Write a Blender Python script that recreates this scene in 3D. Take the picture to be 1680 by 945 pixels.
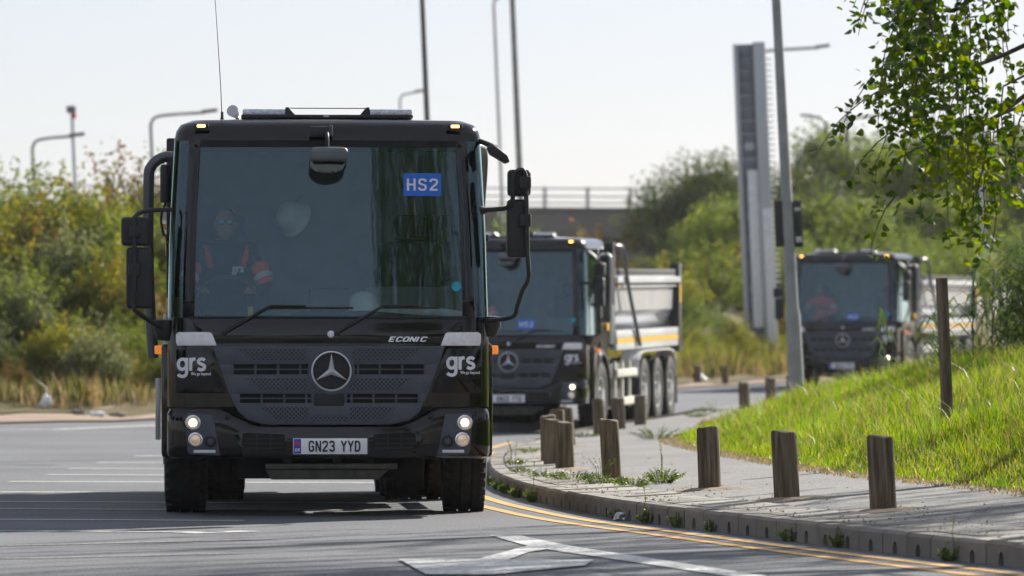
import bpy, bmesh, math, random
import numpy as np
from mathutils import Vector, Matrix, Euler
R = math.radians
SC = bpy.context.scene
COL = SC.collection
for o in list(bpy.data.objects): bpy.data.objects.remove(o)

# ------------------------------------------------------------------ camera, sky, sun, exposure
cam_d = bpy.data.cameras.new('camera'); cam = bpy.data.objects.new('camera', cam_d); COL.objects.link(cam)
cam.location = (0, 0, 1.10); cam.rotation_euler = (R(90), 0, 0)
cam_d.sensor_width = 36; cam_d.lens = 36*9000/1680
cam_d.shift_y = 127.5/1680; cam_d.shift_x = 0
cam_d.clip_start = .5; cam_d.clip_end = 6000
cam_d.dof.use_dof = True; cam_d.dof.focus_distance = 39.5; cam_d.dof.aperture_fstop = 4.0
SC.camera = cam
SUN_AZ, SUN_EL = 36, 29            # degrees right of the view direction (behind the scene), above the horizon
world = bpy.data.worlds.new('World'); SC.world = world; world.use_nodes = True
nt = world.node_tree; nt.nodes.clear()
sky = nt.nodes.new('ShaderNodeTexSky'); sky.sky_type = 'NISHITA'; sky.sun_disc = False
sky.sun_elevation = R(SUN_EL); sky.sun_rotation = R(SUN_AZ)
sky.air_density = 1.0; sky.dust_density = .5; sky.ozone_density = 1.2; sky.altitude = 0
bg = nt.nodes.new('ShaderNodeBackground'); bg.inputs['Strength'].default_value = .048
wo = nt.nodes.new('ShaderNodeOutputWorld')
# thin bright haze over the whole sky: paler and cooler than clear air, the same in every direction
hz = nt.nodes.new('ShaderNodeHueSaturation'); hz.inputs['Saturation'].default_value = .85
tn = nt.nodes.new('ShaderNodeMix'); tn.data_type = 'RGBA'; tn.blend_type = 'MULTIPLY'; tn.inputs['Factor'].default_value = 1; tn.inputs[7].default_value = (.93, .925, 1.10, 1)
nt.links.new(sky.outputs[0], hz.inputs['Color']); nt.links.new(hz.outputs[0], tn.inputs[6])
vl = nt.nodes.new('ShaderNodeMix'); vl.data_type = 'RGBA'; vl.inputs['Factor'].default_value = .5; vl.inputs[7].default_value = (7.5, 7.8, 8.35, 1)   # an even veil of high thin cloud
nt.links.new(tn.outputs[2], vl.inputs[6]); nt.links.new(vl.outputs[2], bg.inputs[0]); nt.links.new(bg.outputs[0], wo.inputs[0])
sun_d = bpy.data.lights.new('sun', 'SUN'); sun_d.energy = 4.6; sun_d.angle = R(.55); sun_d.color = (1, .945, .85)
sun = bpy.data.objects.new('sun', sun_d); COL.objects.link(sun)
sd = Vector((math.sin(R(SUN_AZ))*math.cos(R(SUN_EL)), math.cos(R(SUN_AZ))*math.cos(R(SUN_EL)), math.sin(R(SUN_EL))))
sun.rotation_euler = sd.to_track_quat('Z', 'Y').to_euler(); sun.location = sd*120
SC.render.engine = 'CYCLES'
SC.cycles.use_denoising = True; SC.cycles.max_bounces = 7; SC.cycles.transparent_max_bounces = 12
SC.cycles.caustics_reflective = False; SC.cycles.caustics_refractive = False; SC.cycles.sample_clamp_indirect = 6
vs = SC.view_settings
vs.view_transform = 'Standard'; vs.look = 'None'; vs.gamma = 1; vs.exposure = 1.15; vs.use_curve_mapping = False

# ------------------------------------------------------------------ materials
def new_mat(name):
    m = bpy.data.materials.new(name); m.use_nodes = True
    n = m.node_tree; b = n.nodes['Principled BSDF']
    return m, n, b
def pmat(name, col, rough=.5, metal=0, coat=0, var=.12, vscale=6, bump=0, bscale=60, spec=.5, emit=None, estr=0, sheen=0):
    m, n, b = new_mat(name); L = n.links
    b.inputs['Roughness'].default_value = rough; b.inputs['Metallic'].default_value = metal
    b.inputs['Coat Weight'].default_value = coat; b.inputs['Coat Roughness'].default_value = .04
    b.inputs['Specular IOR Level'].default_value = spec
    tc = n.nodes.new('ShaderNodeTexCoord')
    nz = n.nodes.new('ShaderNodeTexNoise'); nz.inputs['Scale'].default_value = vscale; nz.inputs['Detail'].default_value = 5
    L.new(tc.outputs['Object'], nz.inputs['Vector'])
    r = n.nodes.new('ShaderNodeValToRGB')
    r.color_ramp.elements[0].position = .3; r.color_ramp.elements[1].position = .7
    r.color_ramp.elements[0].color = tuple(c*(1-var) for c in col)+(1,); r.color_ramp.elements[1].color = tuple(min(1, c*(1+var)) for c in col)+(1,)
    L.new(nz.outputs['Fac'], r.inputs['Fac']); L.new(r.outputs['Color'], b.inputs['Base Color'])
    if bump:
        n2 = n.nodes.new('ShaderNodeTexNoise'); n2.inputs['Scale'].default_value = bscale; n2.inputs['Detail'].default_value = 3
        L.new(tc.outputs['Object'], n2.inputs['Vector'])
        bp = n.nodes.new('ShaderNodeBump'); bp.inputs['Strength'].default_value = bump; bp.inputs['Distance'].default_value = .01
        L.new(n2.outputs['Fac'], bp.inputs['Height']); L.new(bp.outputs['Normal'], b.inputs['Normal'])
    if emit:
        b.inputs['Emission Color'].default_value = emit+(1,); b.inputs['Emission Strength'].default_value = estr
    return m
def mixnodes(n, a, b_, fac_socket, kind='RGBA'):
    mx = n.nodes.new('ShaderNodeMix'); mx.data_type = 'RGBA'
    n.links.new(fac_socket, mx.inputs['Factor'])
    for s, v in ((6, a), (7, b_)):
        if isinstance(v, tuple): mx.inputs[s].default_value = v+(1,)
        else: n.links.new(v, mx.inputs[s])
    return mx.outputs[2]
def noise(n, scale, detail=4, rough=.55, vec=None):
    t = n.nodes.new('ShaderNodeTexNoise'); t.inputs['Scale'].default_value = scale; t.inputs['Detail'].default_value = detail; t.inputs['Roughness'].default_value = rough
    if vec is not None: n.links.new(vec, t.inputs['Vector'])
    return t.outputs['Fac']
def ramp(n, fac, stops):
    r = n.nodes.new('ShaderNodeValToRGB'); e = r.color_ramp.elements
    e[0].position, e[0].color = stops[0][0], stops[0][1]+(1,); e[1].position, e[1].color = stops[-1][0], stops[-1][1]+(1,)
    for p, c in stops[1:-1]:
        k = e.new(p); k.color = c+(1,)
    n.links.new(fac, r.inputs['Fac']); return r.outputs['Color']
def bumpit(n, b, h, strength, dist):
    bp = n.nodes.new('ShaderNodeBump'); bp.inputs['Strength'].default_value = strength; bp.inputs['Distance'].default_value = dist
    n.links.new(h, bp.inputs['Height']); n.links.new(bp.outputs['Normal'], b.inputs['Normal'])
def g(v): return (v, v, v)
def asphalt(name, lo, hi, tint=(1, 1, 1.03), chip=.6, rough=.8, dirt=None):
    m, n, b = new_mat(name); L = n.links
    tc = n.nodes.new('ShaderNodeTexCoord'); V = tc.outputs['Object']
    big = noise(n, .35, 4, .6, V); fine = noise(n, 55, 3, .6, V)
    vo = n.nodes.new('ShaderNodeTexVoronoi'); vo.inputs['Scale'].default_value = 75; L.new(V, vo.inputs['Vector'])
    c1 = ramp(n, big, [(.32, tuple(lo*t for t in tint)), (.7, tuple(hi*t for t in tint))])
    sp = ramp(n, fine, [(.36, g(.45)), (.62, g(1.55))])
    mu = n.nodes.new('ShaderNodeMix'); mu.data_type = 'RGBA'; mu.blend_type = 'MULTIPLY'; mu.inputs['Factor'].default_value = 1
    L.new(c1, mu.inputs[6]); L.new(sp, mu.inputs[7]); out = mu.outputs[2]
    # oil drips, patches and trodden-in dirt, each with an outline of its own
    spot = ramp(n, noise(n, 2.6, 6, .7, V), [(.60, g(0)), (.70, g(1))]); s1 = n.nodes.new('ShaderNodeSeparateColor'); L.new(spot, s1.inputs[0])
    m1 = n.nodes.new('ShaderNodeMath'); m1.operation = 'MULTIPLY'; m1.inputs[1].default_value = .55; L.new(s1.outputs[0], m1.inputs[0])
    out = mixnodes(n, out, dirt or tuple(lo*.55 for _ in range(3)), m1.outputs[0])
    grit = ramp(n, noise(n, 21, 2, .5, V), [(.70, g(0)), (.76, g(1))]); s2 = n.nodes.new('ShaderNodeSeparateColor'); L.new(grit, s2.inputs[0])
    m2 = n.nodes.new('ShaderNodeMath'); m2.operation = 'MULTIPLY'; m2.inputs[1].default_value = .6; L.new(s2.outputs[0], m2.inputs[0])
    out = mixnodes(n, out, tuple(hi*.3 for _ in range(3)), m2.outputs[0])
    L.new(out, b.inputs['Base Color'])
    b.inputs['Roughness'].default_value = rough; b.inputs['Specular IOR Level'].default_value = .35
    bumpit(n, b, vo.outputs['Distance'], chip, .006)
    return m
def leafmat(name, cols, trans=.45, gloss=.25, ovar=.25, drift=0):
    """leaf colours differ from leaf to leaf and from plant to plant"""
    m, n, b = new_mat(name); L = n.links
    ge = n.nodes.new('ShaderNodeNewGeometry'); oi = n.nodes.new('ShaderNodeObjectInfo')
    k = len(cols)
    c = ramp(n, ge.outputs['Random Per Island'], [(i/max(1, k-1), cc) for i, cc in enumerate(cols)])
    hs = n.nodes.new('ShaderNodeHueSaturation')
    mr = n.nodes.new('ShaderNodeMapRange'); mr.inputs['To Min'].default_value = 1-ovar; mr.inputs['To Max'].default_value = 1+ovar
    L.new(oi.outputs['Random'], mr.inputs['Value']); L.new(mr.outputs[0], hs.inputs['Value']); L.new(c, hs.inputs['Color'])
    if drift:      # different grasses grow in drifts
        tc = n.nodes.new('ShaderNodeTexCoord'); d1 = noise(n, 1.1, 4, .6, tc.outputs['Object'])
        m0 = n.nodes.new('ShaderNodeMapRange'); m0.inputs['From Min'].default_value = .35; m0.inputs['From Max'].default_value = .65; m0.inputs['To Min'].default_value = 1-drift; m0.inputs['To Max'].default_value = 1+drift*.5
        L.new(d1, m0.inputs['Value']); L.new(m0.outputs[0], hs.inputs['Value'])
        m9 = n.nodes.new('ShaderNodeMapRange'); m9.inputs['From Min'].default_value = .3; m9.inputs['From Max'].default_value = .7; m9.inputs['To Min'].default_value = .475; m9.inputs['To Max'].default_value = .51
        L.new(noise(n, .7, 3, .5, tc.outputs['Object']), m9.inputs['Value']); L.new(m9.outputs[0], hs.inputs['Hue'])
    di = n.nodes.new('ShaderNodeBsdfDiffuse'); tr = n.nodes.new('ShaderNodeBsdfTranslucent'); gl = n.nodes.new('ShaderNodeBsdfGlossy')
    gl.inputs['Roughness'].default_value = .5; gl.inputs['Color'].default_value = (1, 1, 1, 1)
    L.new(hs.outputs[0], di.inputs['Color'])
    ht = n.nodes.new('ShaderNodeHueSaturation'); ht.inputs['Hue'].default_value = .485; ht.inputs['Saturation'].default_value = 1.15; ht.inputs['Value'].default_value = 1.5
    L.new(hs.outputs[0], ht.inputs['Color']); L.new(ht.outputs[0], tr.inputs['Color'])
    m1 = n.nodes.new('ShaderNodeMixShader'); m1.inputs[0].default_value = trans
    L.new(di.outputs[0], m1.inputs[1]); L.new(tr.outputs[0], m1.inputs[2])
    fr = n.nodes.new('ShaderNodeFresnel'); fr.inputs['IOR'].default_value = 1.4
    mf = n.nodes.new('ShaderNodeMath'); mf.operation = 'MULTIPLY'; mf.inputs[1].default_value = gloss*.55
    L.new(fr.outputs[0], mf.inputs[0])
    m2 = n.nodes.new('ShaderNodeMixShader'); L.new(mf.outputs[0], m2.inputs[0]); L.new(m1.outputs[0], m2.inputs[1]); L.new(gl.outputs[0], m2.inputs[2])
    n.nodes.remove(b); L.new(m2.outputs[0], n.nodes['Material Output'].inputs['Surface'])
    return m
def glassmat(name, tint=(.74, .84, .86), ior=1.55, boost=1.9):
    """a thin tinted pane: transmits with a tint, mirrors by Fresnel on both faces"""
    m, n, b = new_mat(name); L = n.links; n.nodes.remove(b)
    t = n.nodes.new('ShaderNodeBsdfTransparent'); t.inputs[0].default_value = tint+(1,)
    gl = n.nodes.new('ShaderNodeBsdfGlossy'); gl.inputs['Roughness'].default_value = .012; gl.inputs['Color'].default_value = (.66, .92, 1, 1)
    fr = n.nodes.new('ShaderNodeFresnel'); fr.inputs['IOR'].default_value = ior
    mu = n.nodes.new('ShaderNodeMath'); mu.operation = 'MULTIPLY'; mu.inputs[1].default_value = boost; mu.use_clamp = True
    L.new(fr.outputs[0], mu.inputs[0])
    mx = n.nodes.new('ShaderNodeMixShader'); L.new(mu.outputs[0], mx.inputs[0]); L.new(t.outputs[0], mx.inputs[1]); L.new(gl.outputs[0], mx.inputs[2])
    L.new(mx.outputs[0], n.nodes['Material Output'].inputs['Surface'])
    return m
def perfmat():
    """satin plastic with rows of staggered round perforations (each under 3 px)"""
    m, n, b = new_mat('perforated plastic'); L = n.links
    tc = n.nodes.new('ShaderNodeTexCoord'); sx = n.nodes.new('ShaderNodeSeparateXYZ'); L.new(tc.outputs['Object'], sx.inputs[0])
    def M(op, a, bb=None):
        q = n.nodes.new('ShaderNodeMath'); q.operation = op
        for i, v in enumerate((a, bb)):
            if v is None: continue
            if isinstance(v, (int, float)): q.inputs[i].default_value = v
            else: L.new(v, q.inputs[i])
        return q.outputs[0]
    P = .0165
    row = M('FLOOR', M('DIVIDE', sx.outputs['Z'], P)); odd = M('MODULO', M('ABSOLUTE', row), 2)
    xx = M('ADD', M('DIVIDE', sx.outputs['X'], .032), M('MULTIPLY', odd, .5))
    dx = M('MULTIPLY', M('SUBTRACT', M('FRACT', M('ADD', xx, 50)), .5), .032)
    dz = M('MULTIPLY', M('SUBTRACT', M('FRACT', M('ADD', M('DIVIDE', sx.outputs['Z'], P), 0)), .5), P)
    dist = M('SQRT', M('ADD', M('MULTIPLY', dx, dx), M('MULTIPLY', dz, dz)))
    hole = M('LESS_THAN', dist, .0072)
    c = mixnodes(n, (.062, .072, .095), (.001, .001, .001), hole)
    L.new(c, b.inputs['Base Color']); b.inputs['Roughness'].default_value = .5
    bumpit(n, b, M('SUBTRACT', 1, hole), .6, .004)
    return m
MT = {}
MT['paint'] = pmat('black coach paint', (.0035, .0035, .004), .07, 0, .0, .25, 3)
MT['satin'] = pmat('satin grey plastic', (.062, .072, .095), .5, 0, 0, .12, 20, .08, 300)
MT['perf'] = perfmat()
MT['black'] = pmat('matt black plastic', (.012, .012, .014), .55, 0, 0, .2, 12, .1, 200)
MT['dark'] = pmat('dirty dark steel', (.030, .029, .028), .65, .2, 0, .3, 9, .2, 40)
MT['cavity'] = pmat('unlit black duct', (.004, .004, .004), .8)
MT['rubber'] = pmat('dusty tyre rubber', (.032, .031, .030), .82, 0, 0, .3, 14, .3, 70, spec=.25)
MT['chrome'] = pmat('polished chrome', (.72, .74, .80), .2, 1)
MT['silver'] = pmat('brushed silver paint', (.48, .48, .48), .38, .6)
MT['white'] = pmat('white gloss paint', (.72, .73, .75), .28, 0, .4, .05, 2)
MT['cream'] = pmat('off white powder coat', (.62, .59, .51), .45)
MT['greypaint'] = pmat('pale grey gloss paint', (.36, .37, .39), .2, 0, .6, .06, 2)
MT['yellow'] = pmat('yellow reflective tape', (.72, .42, .02), .4)
MT['amber'] = pmat('amber lens', (.75, .20, .02), .25, 0, .5, emit=(1, .28, .03), estr=.25)
MT['amberlit'] = pmat('lit amber lens', (.8, .35, .05), .3, emit=(1, .42, .08), estr=5)
MT['lamp'] = pmat('lit headlamp bulb', (.9, .85, .7), .2, emit=(1, .78, .48), estr=6)
MT['lamp2'] = pmat('dim headlamp reflector', (.62, .55, .48), .22, .8, emit=(1, .66, .42), estr=.10)
MT['lens'] = pmat('clear ribbed lens', (.85, .83, .86), .18, 0, .5, .12, 30, .4, 120)
MT['led'] = pmat('led strip lens', (.7, .72, .76), .3, 0, .3)
MT['plate'] = pmat('white number plate', (.88, .89, .92), .35)
MT['letter'] = pmat('white vinyl lettering', (.78, .79, .84), .4, emit=None)
MT['ink'] = pmat('black plate ink', (.008, .008, .01), .4)
MT['blue'] = pmat('royal blue vinyl', (.012, .14, .62), .4, 0, 0, .05)
MT['plateblue'] = pmat('plate flash blue', (.03, .06, .45), .4)
MT['red'] = pmat('flag red', (.55, .03, .04), .4)
MT['teal'] = pmat('teal vinyl', (.02, .38, .52), .4, 0, 0, .35, 60)
MT['glass'] = glassmat('windscreen glass')
MT['sideglass'] = glassmat('side window glass', (.42, .5, .46), 1.55, 1.8)
MT['mirror'] = pmat('mirror glass', (.8, .82, .84), .02, 1)
MT['interior'] = pmat('grey cab trim', (.22, .235, .25), .7)
MT['interior2'] = pmat('dark cab trim', (.03, .032, .036), .7)
MT['screen'] = pmat('dead tablet glass', (.02, .022, .027), .15)
MT['hat'] = pmat('white hard hat', (.72, .72, .70), .35)
MT['paper'] = pmat('crumpled white plastic', (.75, .77, .78), .5, 0, 0, .1, 20, .5, 30)
MT['hivis'] = pmat('orange hi-vis cloth', (.95, .10, .03), .8, 0, 0, .15, 8, .3, 60)
MT['reflect'] = pmat('silver retroreflective tape', (.72, .74, .72), .35)
MT['navy'] = pmat('navy fleece', (.018, .022, .034), .9, 0, 0, .2, 10, .3, 80)
MT['skin'] = pmat('weathered skin', (.50, .27, .19), .55, 0, 0, .12, 8)
MT['hair'] = pmat('short brown hair', (.05, .035, .025), .8)
MT['shades'] = pmat('mirrored sunglasses', (.03, .11, .13), .1, 1)
MT['wood'] = None

# ------------------------------------------------------------------ mesh helpers
def empty(name, loc=(0, 0, 0), rot=(0, 0, 0), parent=None):
    o = bpy.data.objects.new(name, None); COL.objects.link(o); o.location = loc; o.rotation_euler = rot; o.empty_display_size = .2
    if parent: o.parent = parent
    return o
def tag(o, label=None, cat=None, group=None, kind=None):
    for k, v in (('label', label), ('category', cat), ('group', group), ('kind', kind)):
        if v: o[k] = v
    return o
def link(name, me, parent=None):
    o = bpy.data.objects.new(name, me); COL.objects.link(o)
    if parent: o.parent = parent
    return o
def smooth(me, ang=35):
    me.shade_smooth(); me.set_sharp_from_angle(angle=R(ang))
def mesh(name, verts, faces, mat, parent=None, sm=35):
    me = bpy.data.meshes.new(name); me.from_pydata([tuple(v) for v in verts], [], faces); me.update()
    me.materials.append(mat)
    bm = bmesh.new(); bm.from_mesh(me); bmesh.ops.recalc_face_normals(bm, faces=bm.faces); bm.to_mesh(me); bm.free()
    if sm: smooth(me, sm)
    return link(name, me, parent)
class MB:
    def __init__(s): s.v, s.f = [], []
    def add(s, v, f):
        k = len(s.v); s.v += [tuple(p) for p in v]; s.f += [tuple(i+k for i in q) for q in f]; return s
    def box(s, x0, x1, y0, y1, z0, z1):
        return s.add([(x0,y0,z0),(x1,y0,z0),(x1,y1,z0),(x0,y1,z0),(x0,y0,z1),(x1,y0,z1),(x1,y1,z1),(x0,y1,z1)],
                     [(0,3,2,1),(4,5,6,7),(0,1,5,4),(1,2,6,5),(2,3,7,6),(3,0,4,7)])
    def tube(s, pts, r, seg=8, cap=True):
        pts = [Vector(p) for p in pts]; n = len(pts); rr = list(r) if isinstance(r, (list, tuple)) else [r]*n
        if len(rr) != n: rr = [lerp([(k/(len(rr)-1), q) for k, q in enumerate(rr)], i/(n-1)) for i in range(n)]
        V, F = [], []; up = None
        for i, p in enumerate(pts):
            t = (pts[min(i+1, n-1)]-pts[max(i-1, 0)]).normalized()
            if up is None:
                up = Vector((0, 0, 1)) if abs(t.z) < .9 else Vector((1, 0, 0))
            a = t.cross(up).normalized(); b = a.cross(t).normalized(); up = b
            for k in range(seg):
                q = 2*math.pi*k/seg; V.append(p + (a*math.cos(q)+b*math.sin(q))*rr[i])
        for i in range(n-1):
            for k in range(seg):
                F.append((i*seg+k, i*seg+(k+1) % seg, (i+1)*seg+(k+1) % seg, (i+1)*seg+k))
        if cap: F.append(tuple(range(seg))[::-1]); F.append(tuple((n-1)*seg+k for k in range(seg)))
        return s.add(V, F)
    def lathe(s, prof, axis='y', c=(0, 0, 0), seg=24, closed=False):
        """prof: (radius, along) pairs turned about an axis through c"""
        V, F = [], []; n = len(prof)
        for r, h in prof:
            for k in range(seg):
                q = 2*math.pi*k/seg; u, v = r*math.cos(q), r*math.sin(q)
                p = {'x': (h, u, v), 'y': (u, h, v), 'z': (u, v, h)}[axis]
                V.append((p[0]+c[0], p[1]+c[1], p[2]+c[2]))
        for i in range(n if closed else n-1):
            j = (i+1) % n
            for k in range(seg): F.append((i*seg+k, i*seg+(k+1) % seg, j*seg+(k+1) % seg, j*seg+k))
        if not closed:
            if prof[0][0] > 1e-6: F.append(tuple(range(seg))[::-1])
            if prof[-1][0] > 1e-6: F.append(tuple((n-1)*seg+k for k in range(seg)))
        return s.add(V, F)
    def prism(s, poly, y0, y1, proj=None):
        """poly: (x, z) outline extruded along y"""
        n = len(poly); V = [(x, y0, z) for x, z in poly]+[(x, y1, z) for x, z in poly]
        F = [tuple(range(n)), tuple(range(n, 2*n))[::-1]]+[(i, i+n, (i+1) % n+n, (i+1) % n) for i in range(n)]
        return s.add(V, F)
    def build(s, name, mat, parent=None, bevel=0, seg=2, sm=35, proj=None):
        me = bpy.data.meshes.new(name); me.from_pydata(s.v, [], s.f); me.update(); me.materials.append(mat)
        bm = bmesh.new(); bm.from_mesh(me); bmesh.ops.remove_doubles(bm, verts=bm.verts, dist=1e-5)
        bmesh.ops.recalc_face_normals(bm, faces=bm.faces)
        if bevel:
            ed = [e for e in bm.edges if len(e.link_faces) == 2 and e.calc_face_angle(0) > .5]
            bmesh.ops.bevel(bm, geom=ed, offset=bevel, segments=seg, affect='EDGES', profile=.6, clamp_overlap=True)
        if proj:
            xs = [v.co.x for v in bm.verts]; a, b_ = min(xs), max(xs); k = int((b_-a)/.08)
            for i in range(1, k):
                bmesh.ops.bisect_plane(bm, geom=bm.verts[:]+bm.edges[:]+bm.faces[:], plane_co=(a+(b_-a)*i/k, 0, 0), plane_no=(1, 0, 0))
            for v in bm.verts: v.co = Vector(proj(v.co))
        bm.to_mesh(me); bm.free()
        if sm: smooth(me, sm)
        return link(name, me, parent)
def box(name, x0, x1, y0, y1, z0, z1, mat, parent=None, bevel=.01, proj=None):
    return MB().box(min(x0,x1), max(x0,x1), min(y0,y1), max(y0,y1), min(z0,z1), max(z0,z1)).build(name, mat, parent, bevel, proj=proj)
def prism(name, poly, y0, y1, mat, parent=None, bevel=.006, proj=None):
    return MB().prism(poly, y0, y1).build(name, mat, parent, bevel, proj=proj)
def bez(pts, n=6):
    """Catmull-Rom through the points"""
    P = [Vector(p) for p in pts]; P = [P[0]*2-P[1]]+P+[P[-1]*2-P[-2]]; out = []
    for i in range(1, len(P)-2):
        for k in range(n):
            t = k/n; a, b, c, d = P[i-1], P[i], P[i+1], P[i+2]
            out.append(.5*((2*b)+(c-a)*t+(2*a-5*b+4*c-d)*t*t+(3*b-a-3*c+d)*t**3))
    return out+[P[-2]]
def tube(name, pts, r, mat, parent=None, seg=8, n=0):
    return MB().tube(bez(pts, n) if n else pts, r, seg).build(name, mat, parent, sm=50)
def text(name, s, size, mat, parent, place, shear=0, bold=0, sx=1, space=1):
    """flat lettering; place maps (u, v) centred text coordinates to a point"""
    cu = bpy.data.curves.new('t', 'FONT'); cu.body = s; cu.size = size; cu.align_x = 'CENTER'; cu.align_y = 'CENTER'
    cu.shear = shear; cu.offset = bold; cu.space_character = space; cu.resolution_u = 3
    o = bpy.data.objects.new('t', cu); COL.objects.link(o)
    dg = bpy.context.evaluated_depsgraph_get(); me = bpy.data.meshes.new_from_object(o.evaluated_get(dg)); me.name = name
    bpy.data.objects.remove(o); bpy.data.curves.remove(cu)
    for v in me.vertices: v.co = Vector(place(v.co.x*sx, v.co.y))
    me.materials.clear(); me.materials.append(mat)
    return link(name, me, parent)
GL = {
 'G': [[(.55,.72),(.55,.84),(.45,.93),(.17,.93),(.07,.83),(.07,.17),(.17,.07),(.45,.07),(.55,.17),(.55,.48),(.33,.48)]],
 'C': [[(.55,.72),(.55,.84),(.45,.93),(.17,.93),(.07,.83),(.07,.17),(.17,.07),(.45,.07),(.55,.17),(.55,.28)]],
 'N': [[(.07,0),(.07,1)],[(.09,.97),(.53,.03)],[(.55,0),(.55,1)]],
 '2': [[(.07,.72),(.07,.83),(.17,.93),(.45,.93),(.55,.83),(.55,.64),(.47,.52),(.14,.22),(.09,.07)],[(.0,.07),(.59,.07)]],
 '3': [[(.07,.76),(.08,.86),(.18,.93),(.44,.93),(.54,.84),(.54,.63),(.44,.53),(.24,.53)],[(.40,.53),(.55,.44),(.55,.16),(.45,.07),(.17,.07),(.07,.16),(.06,.26)]],
 'Y': [[(.03,1),(.31,.5),(.59,1)],[(.31,.52),(.31,0)]],
 'D': [[(.07,.0),(.07,1)],[(.02,.93),(.4,.93),(.55,.8),(.55,.2),(.4,.07),(.02,.07)]],
 'T': [[(0,.93),(.62,.93)],[(.31,.93),(.31,0)]],
 'H': [[(.07,0),(.07,1)],[(.56,0),(.56,1)],[(-.05,.5),(.56,.5)]],
 'S': [[(.55,.74),(.53,.86),(.43,.93),(.18,.93),(.08,.83),(.08,.63),(.18,.54),(.45,.47),(.55,.37),(.55,.17),(.45,.07),(.17,.07),(.07,.16),(.06,.27)]],
 'U': [[(.07,1),(.07,.2),(.18,.07),(.44,.07),(.55,.2),(.55,1)]], 'K': [[(.07,0),(.07,1)],[(.56,1),(.1,.45)],[(.2,.56),(.58,0)]],
 'E': [[(.57,.93),(.02,.93)],[(.07,.96),(.07,.04)],[(.02,.07),(.57,.07)],[(.07,.5),(.5,.5)]],
 'O': [[(.3,.93),(.17,.93),(.07,.83),(.07,.17),(.17,.07),(.45,.07),(.55,.17),(.55,.83),(.45,.93),(.28,.93)]], 'I': [[(.08,0),(.08,1)]],
 'g': [[(.74,.5),(.70,.72),(.56,.88),(.40,.91),(.22,.84),(.11,.66),(.09,.48),(.13,.28),(.25,.14),(.42,.10),(.58,.17),(.70,.32),(.74,.5)],[(.74,1.0),(.74,-.12),(.69,-.32),(.52,-.44),(.32,-.44),(.14,-.36),(.06,-.28)]],
 'r': [[(.09,.0),(.09,1)],[(.09,.55),(.14,.78),(.28,.90),(.46,.92)]],
 's': [[(.60,.80),(.48,.90),(.32,.92),(.16,.86),(.10,.72),(.17,.58),(.34,.51),(.50,.45),(.60,.32),(.54,.16),(.40,.08),(.24,.08),(.06,.18)]],
}
ADV = {'I': .30, 'g': .93, 'r': .55, 's': .72, ' ': .40}
def strokes(name, s, h, sw, mat, parent, place, sx=1, gap=.20, shear=0):
    """lettering in strokes of even width; h = letter height, sw = stroke width as a share of it"""
    tot = sum(ADV.get(c, .62) for c in s)+gap*(len(s)-1); x = -tot/2; V, F = [], []; k_ = 0
    for c in s:
        for pl in GL.get(c, []):
            P = [Vector(p) for p in pl]
            for _ in range(2 if len(P) > 4 else 0):
                Q = [P[0]]
                for a, b in zip(P, P[1:]): Q += [a.lerp(b, .25), a.lerp(b, .75)]
                P = Q+[P[-1]]
            n = len(P); b0 = len(V); k_ += 1
            for i, p in enumerate(P):
                d0 = (p-P[i-1]).normalized() if i else None; d1 = (P[i+1]-p).normalized() if i < n-1 else None
                t = ((d0 or d1)+(d1 or d0)).normalized(); m = Vector((-t.y, t.x)); dd = d0 or d1
                w = sw/2/max(.45, abs(m.dot(Vector((-dd.y, dd.x)))))
                for q in (p+m*w, p-m*w):
                    u, v = (x+q.x)*h*sx, (q.y-.5)*h; V.append(place(u+shear*v, v, k_*.0002))
                if i: F.append((b0+2*i-2, b0+2*i-1, b0+2*i+1, b0+2*i))
        x += ADV.get(c, .62)+gap
    return mesh(name, V, F, mat, parent, 0)
def copy_tree(o, parent=None, skip=()):
    c = o.copy(); COL.objects.link(c); c.parent = parent
    for ch in list(o.children):
        if ch.name.split('.')[0] not in skip: copy_tree(ch, c, skip)
    return c
def grid(name, xs, ys, zf, mat, parent=None):
    V = [(x, y, zf(x, y)) for y in ys for x in xs]; nx = len(xs)
    F = [(j*nx+i, j*nx+i+1, (j+1)*nx+i+1, (j+1)*nx+i) for j in range(len(ys)-1) for i in range(nx-1)]
    me = bpy.data.meshes.new(name); me.from_pydata(V, [], F); me.materials.append(mat); me.shade_smooth(); return link(name, me, parent)
def fast_mesh(name, co, idx, per, mat, parent=None, sm=False):
    """co (N,3) vertices, idx flat corner indices, per = corners of each face"""
    me = bpy.data.meshes.new(name); nv = len(co); nf = len(per)
    me.vertices.add(nv); me.vertices.foreach_set('co', np.asarray(co, dtype=np.float32).ravel())
    me.loops.add(len(idx)); me.loops.foreach_set('vertex_index', np.asarray(idx, dtype=np.int32))
    me.polygons.add(nf); per = np.asarray(per, dtype=np.int32)
    st = np.concatenate([[0], np.cumsum(per)[:-1]]).astype(np.int32)
    me.polygons.foreach_set('loop_start', st); me.update(calc_edges=True); me.validate()
    me.materials.append(mat)
    return me

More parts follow.
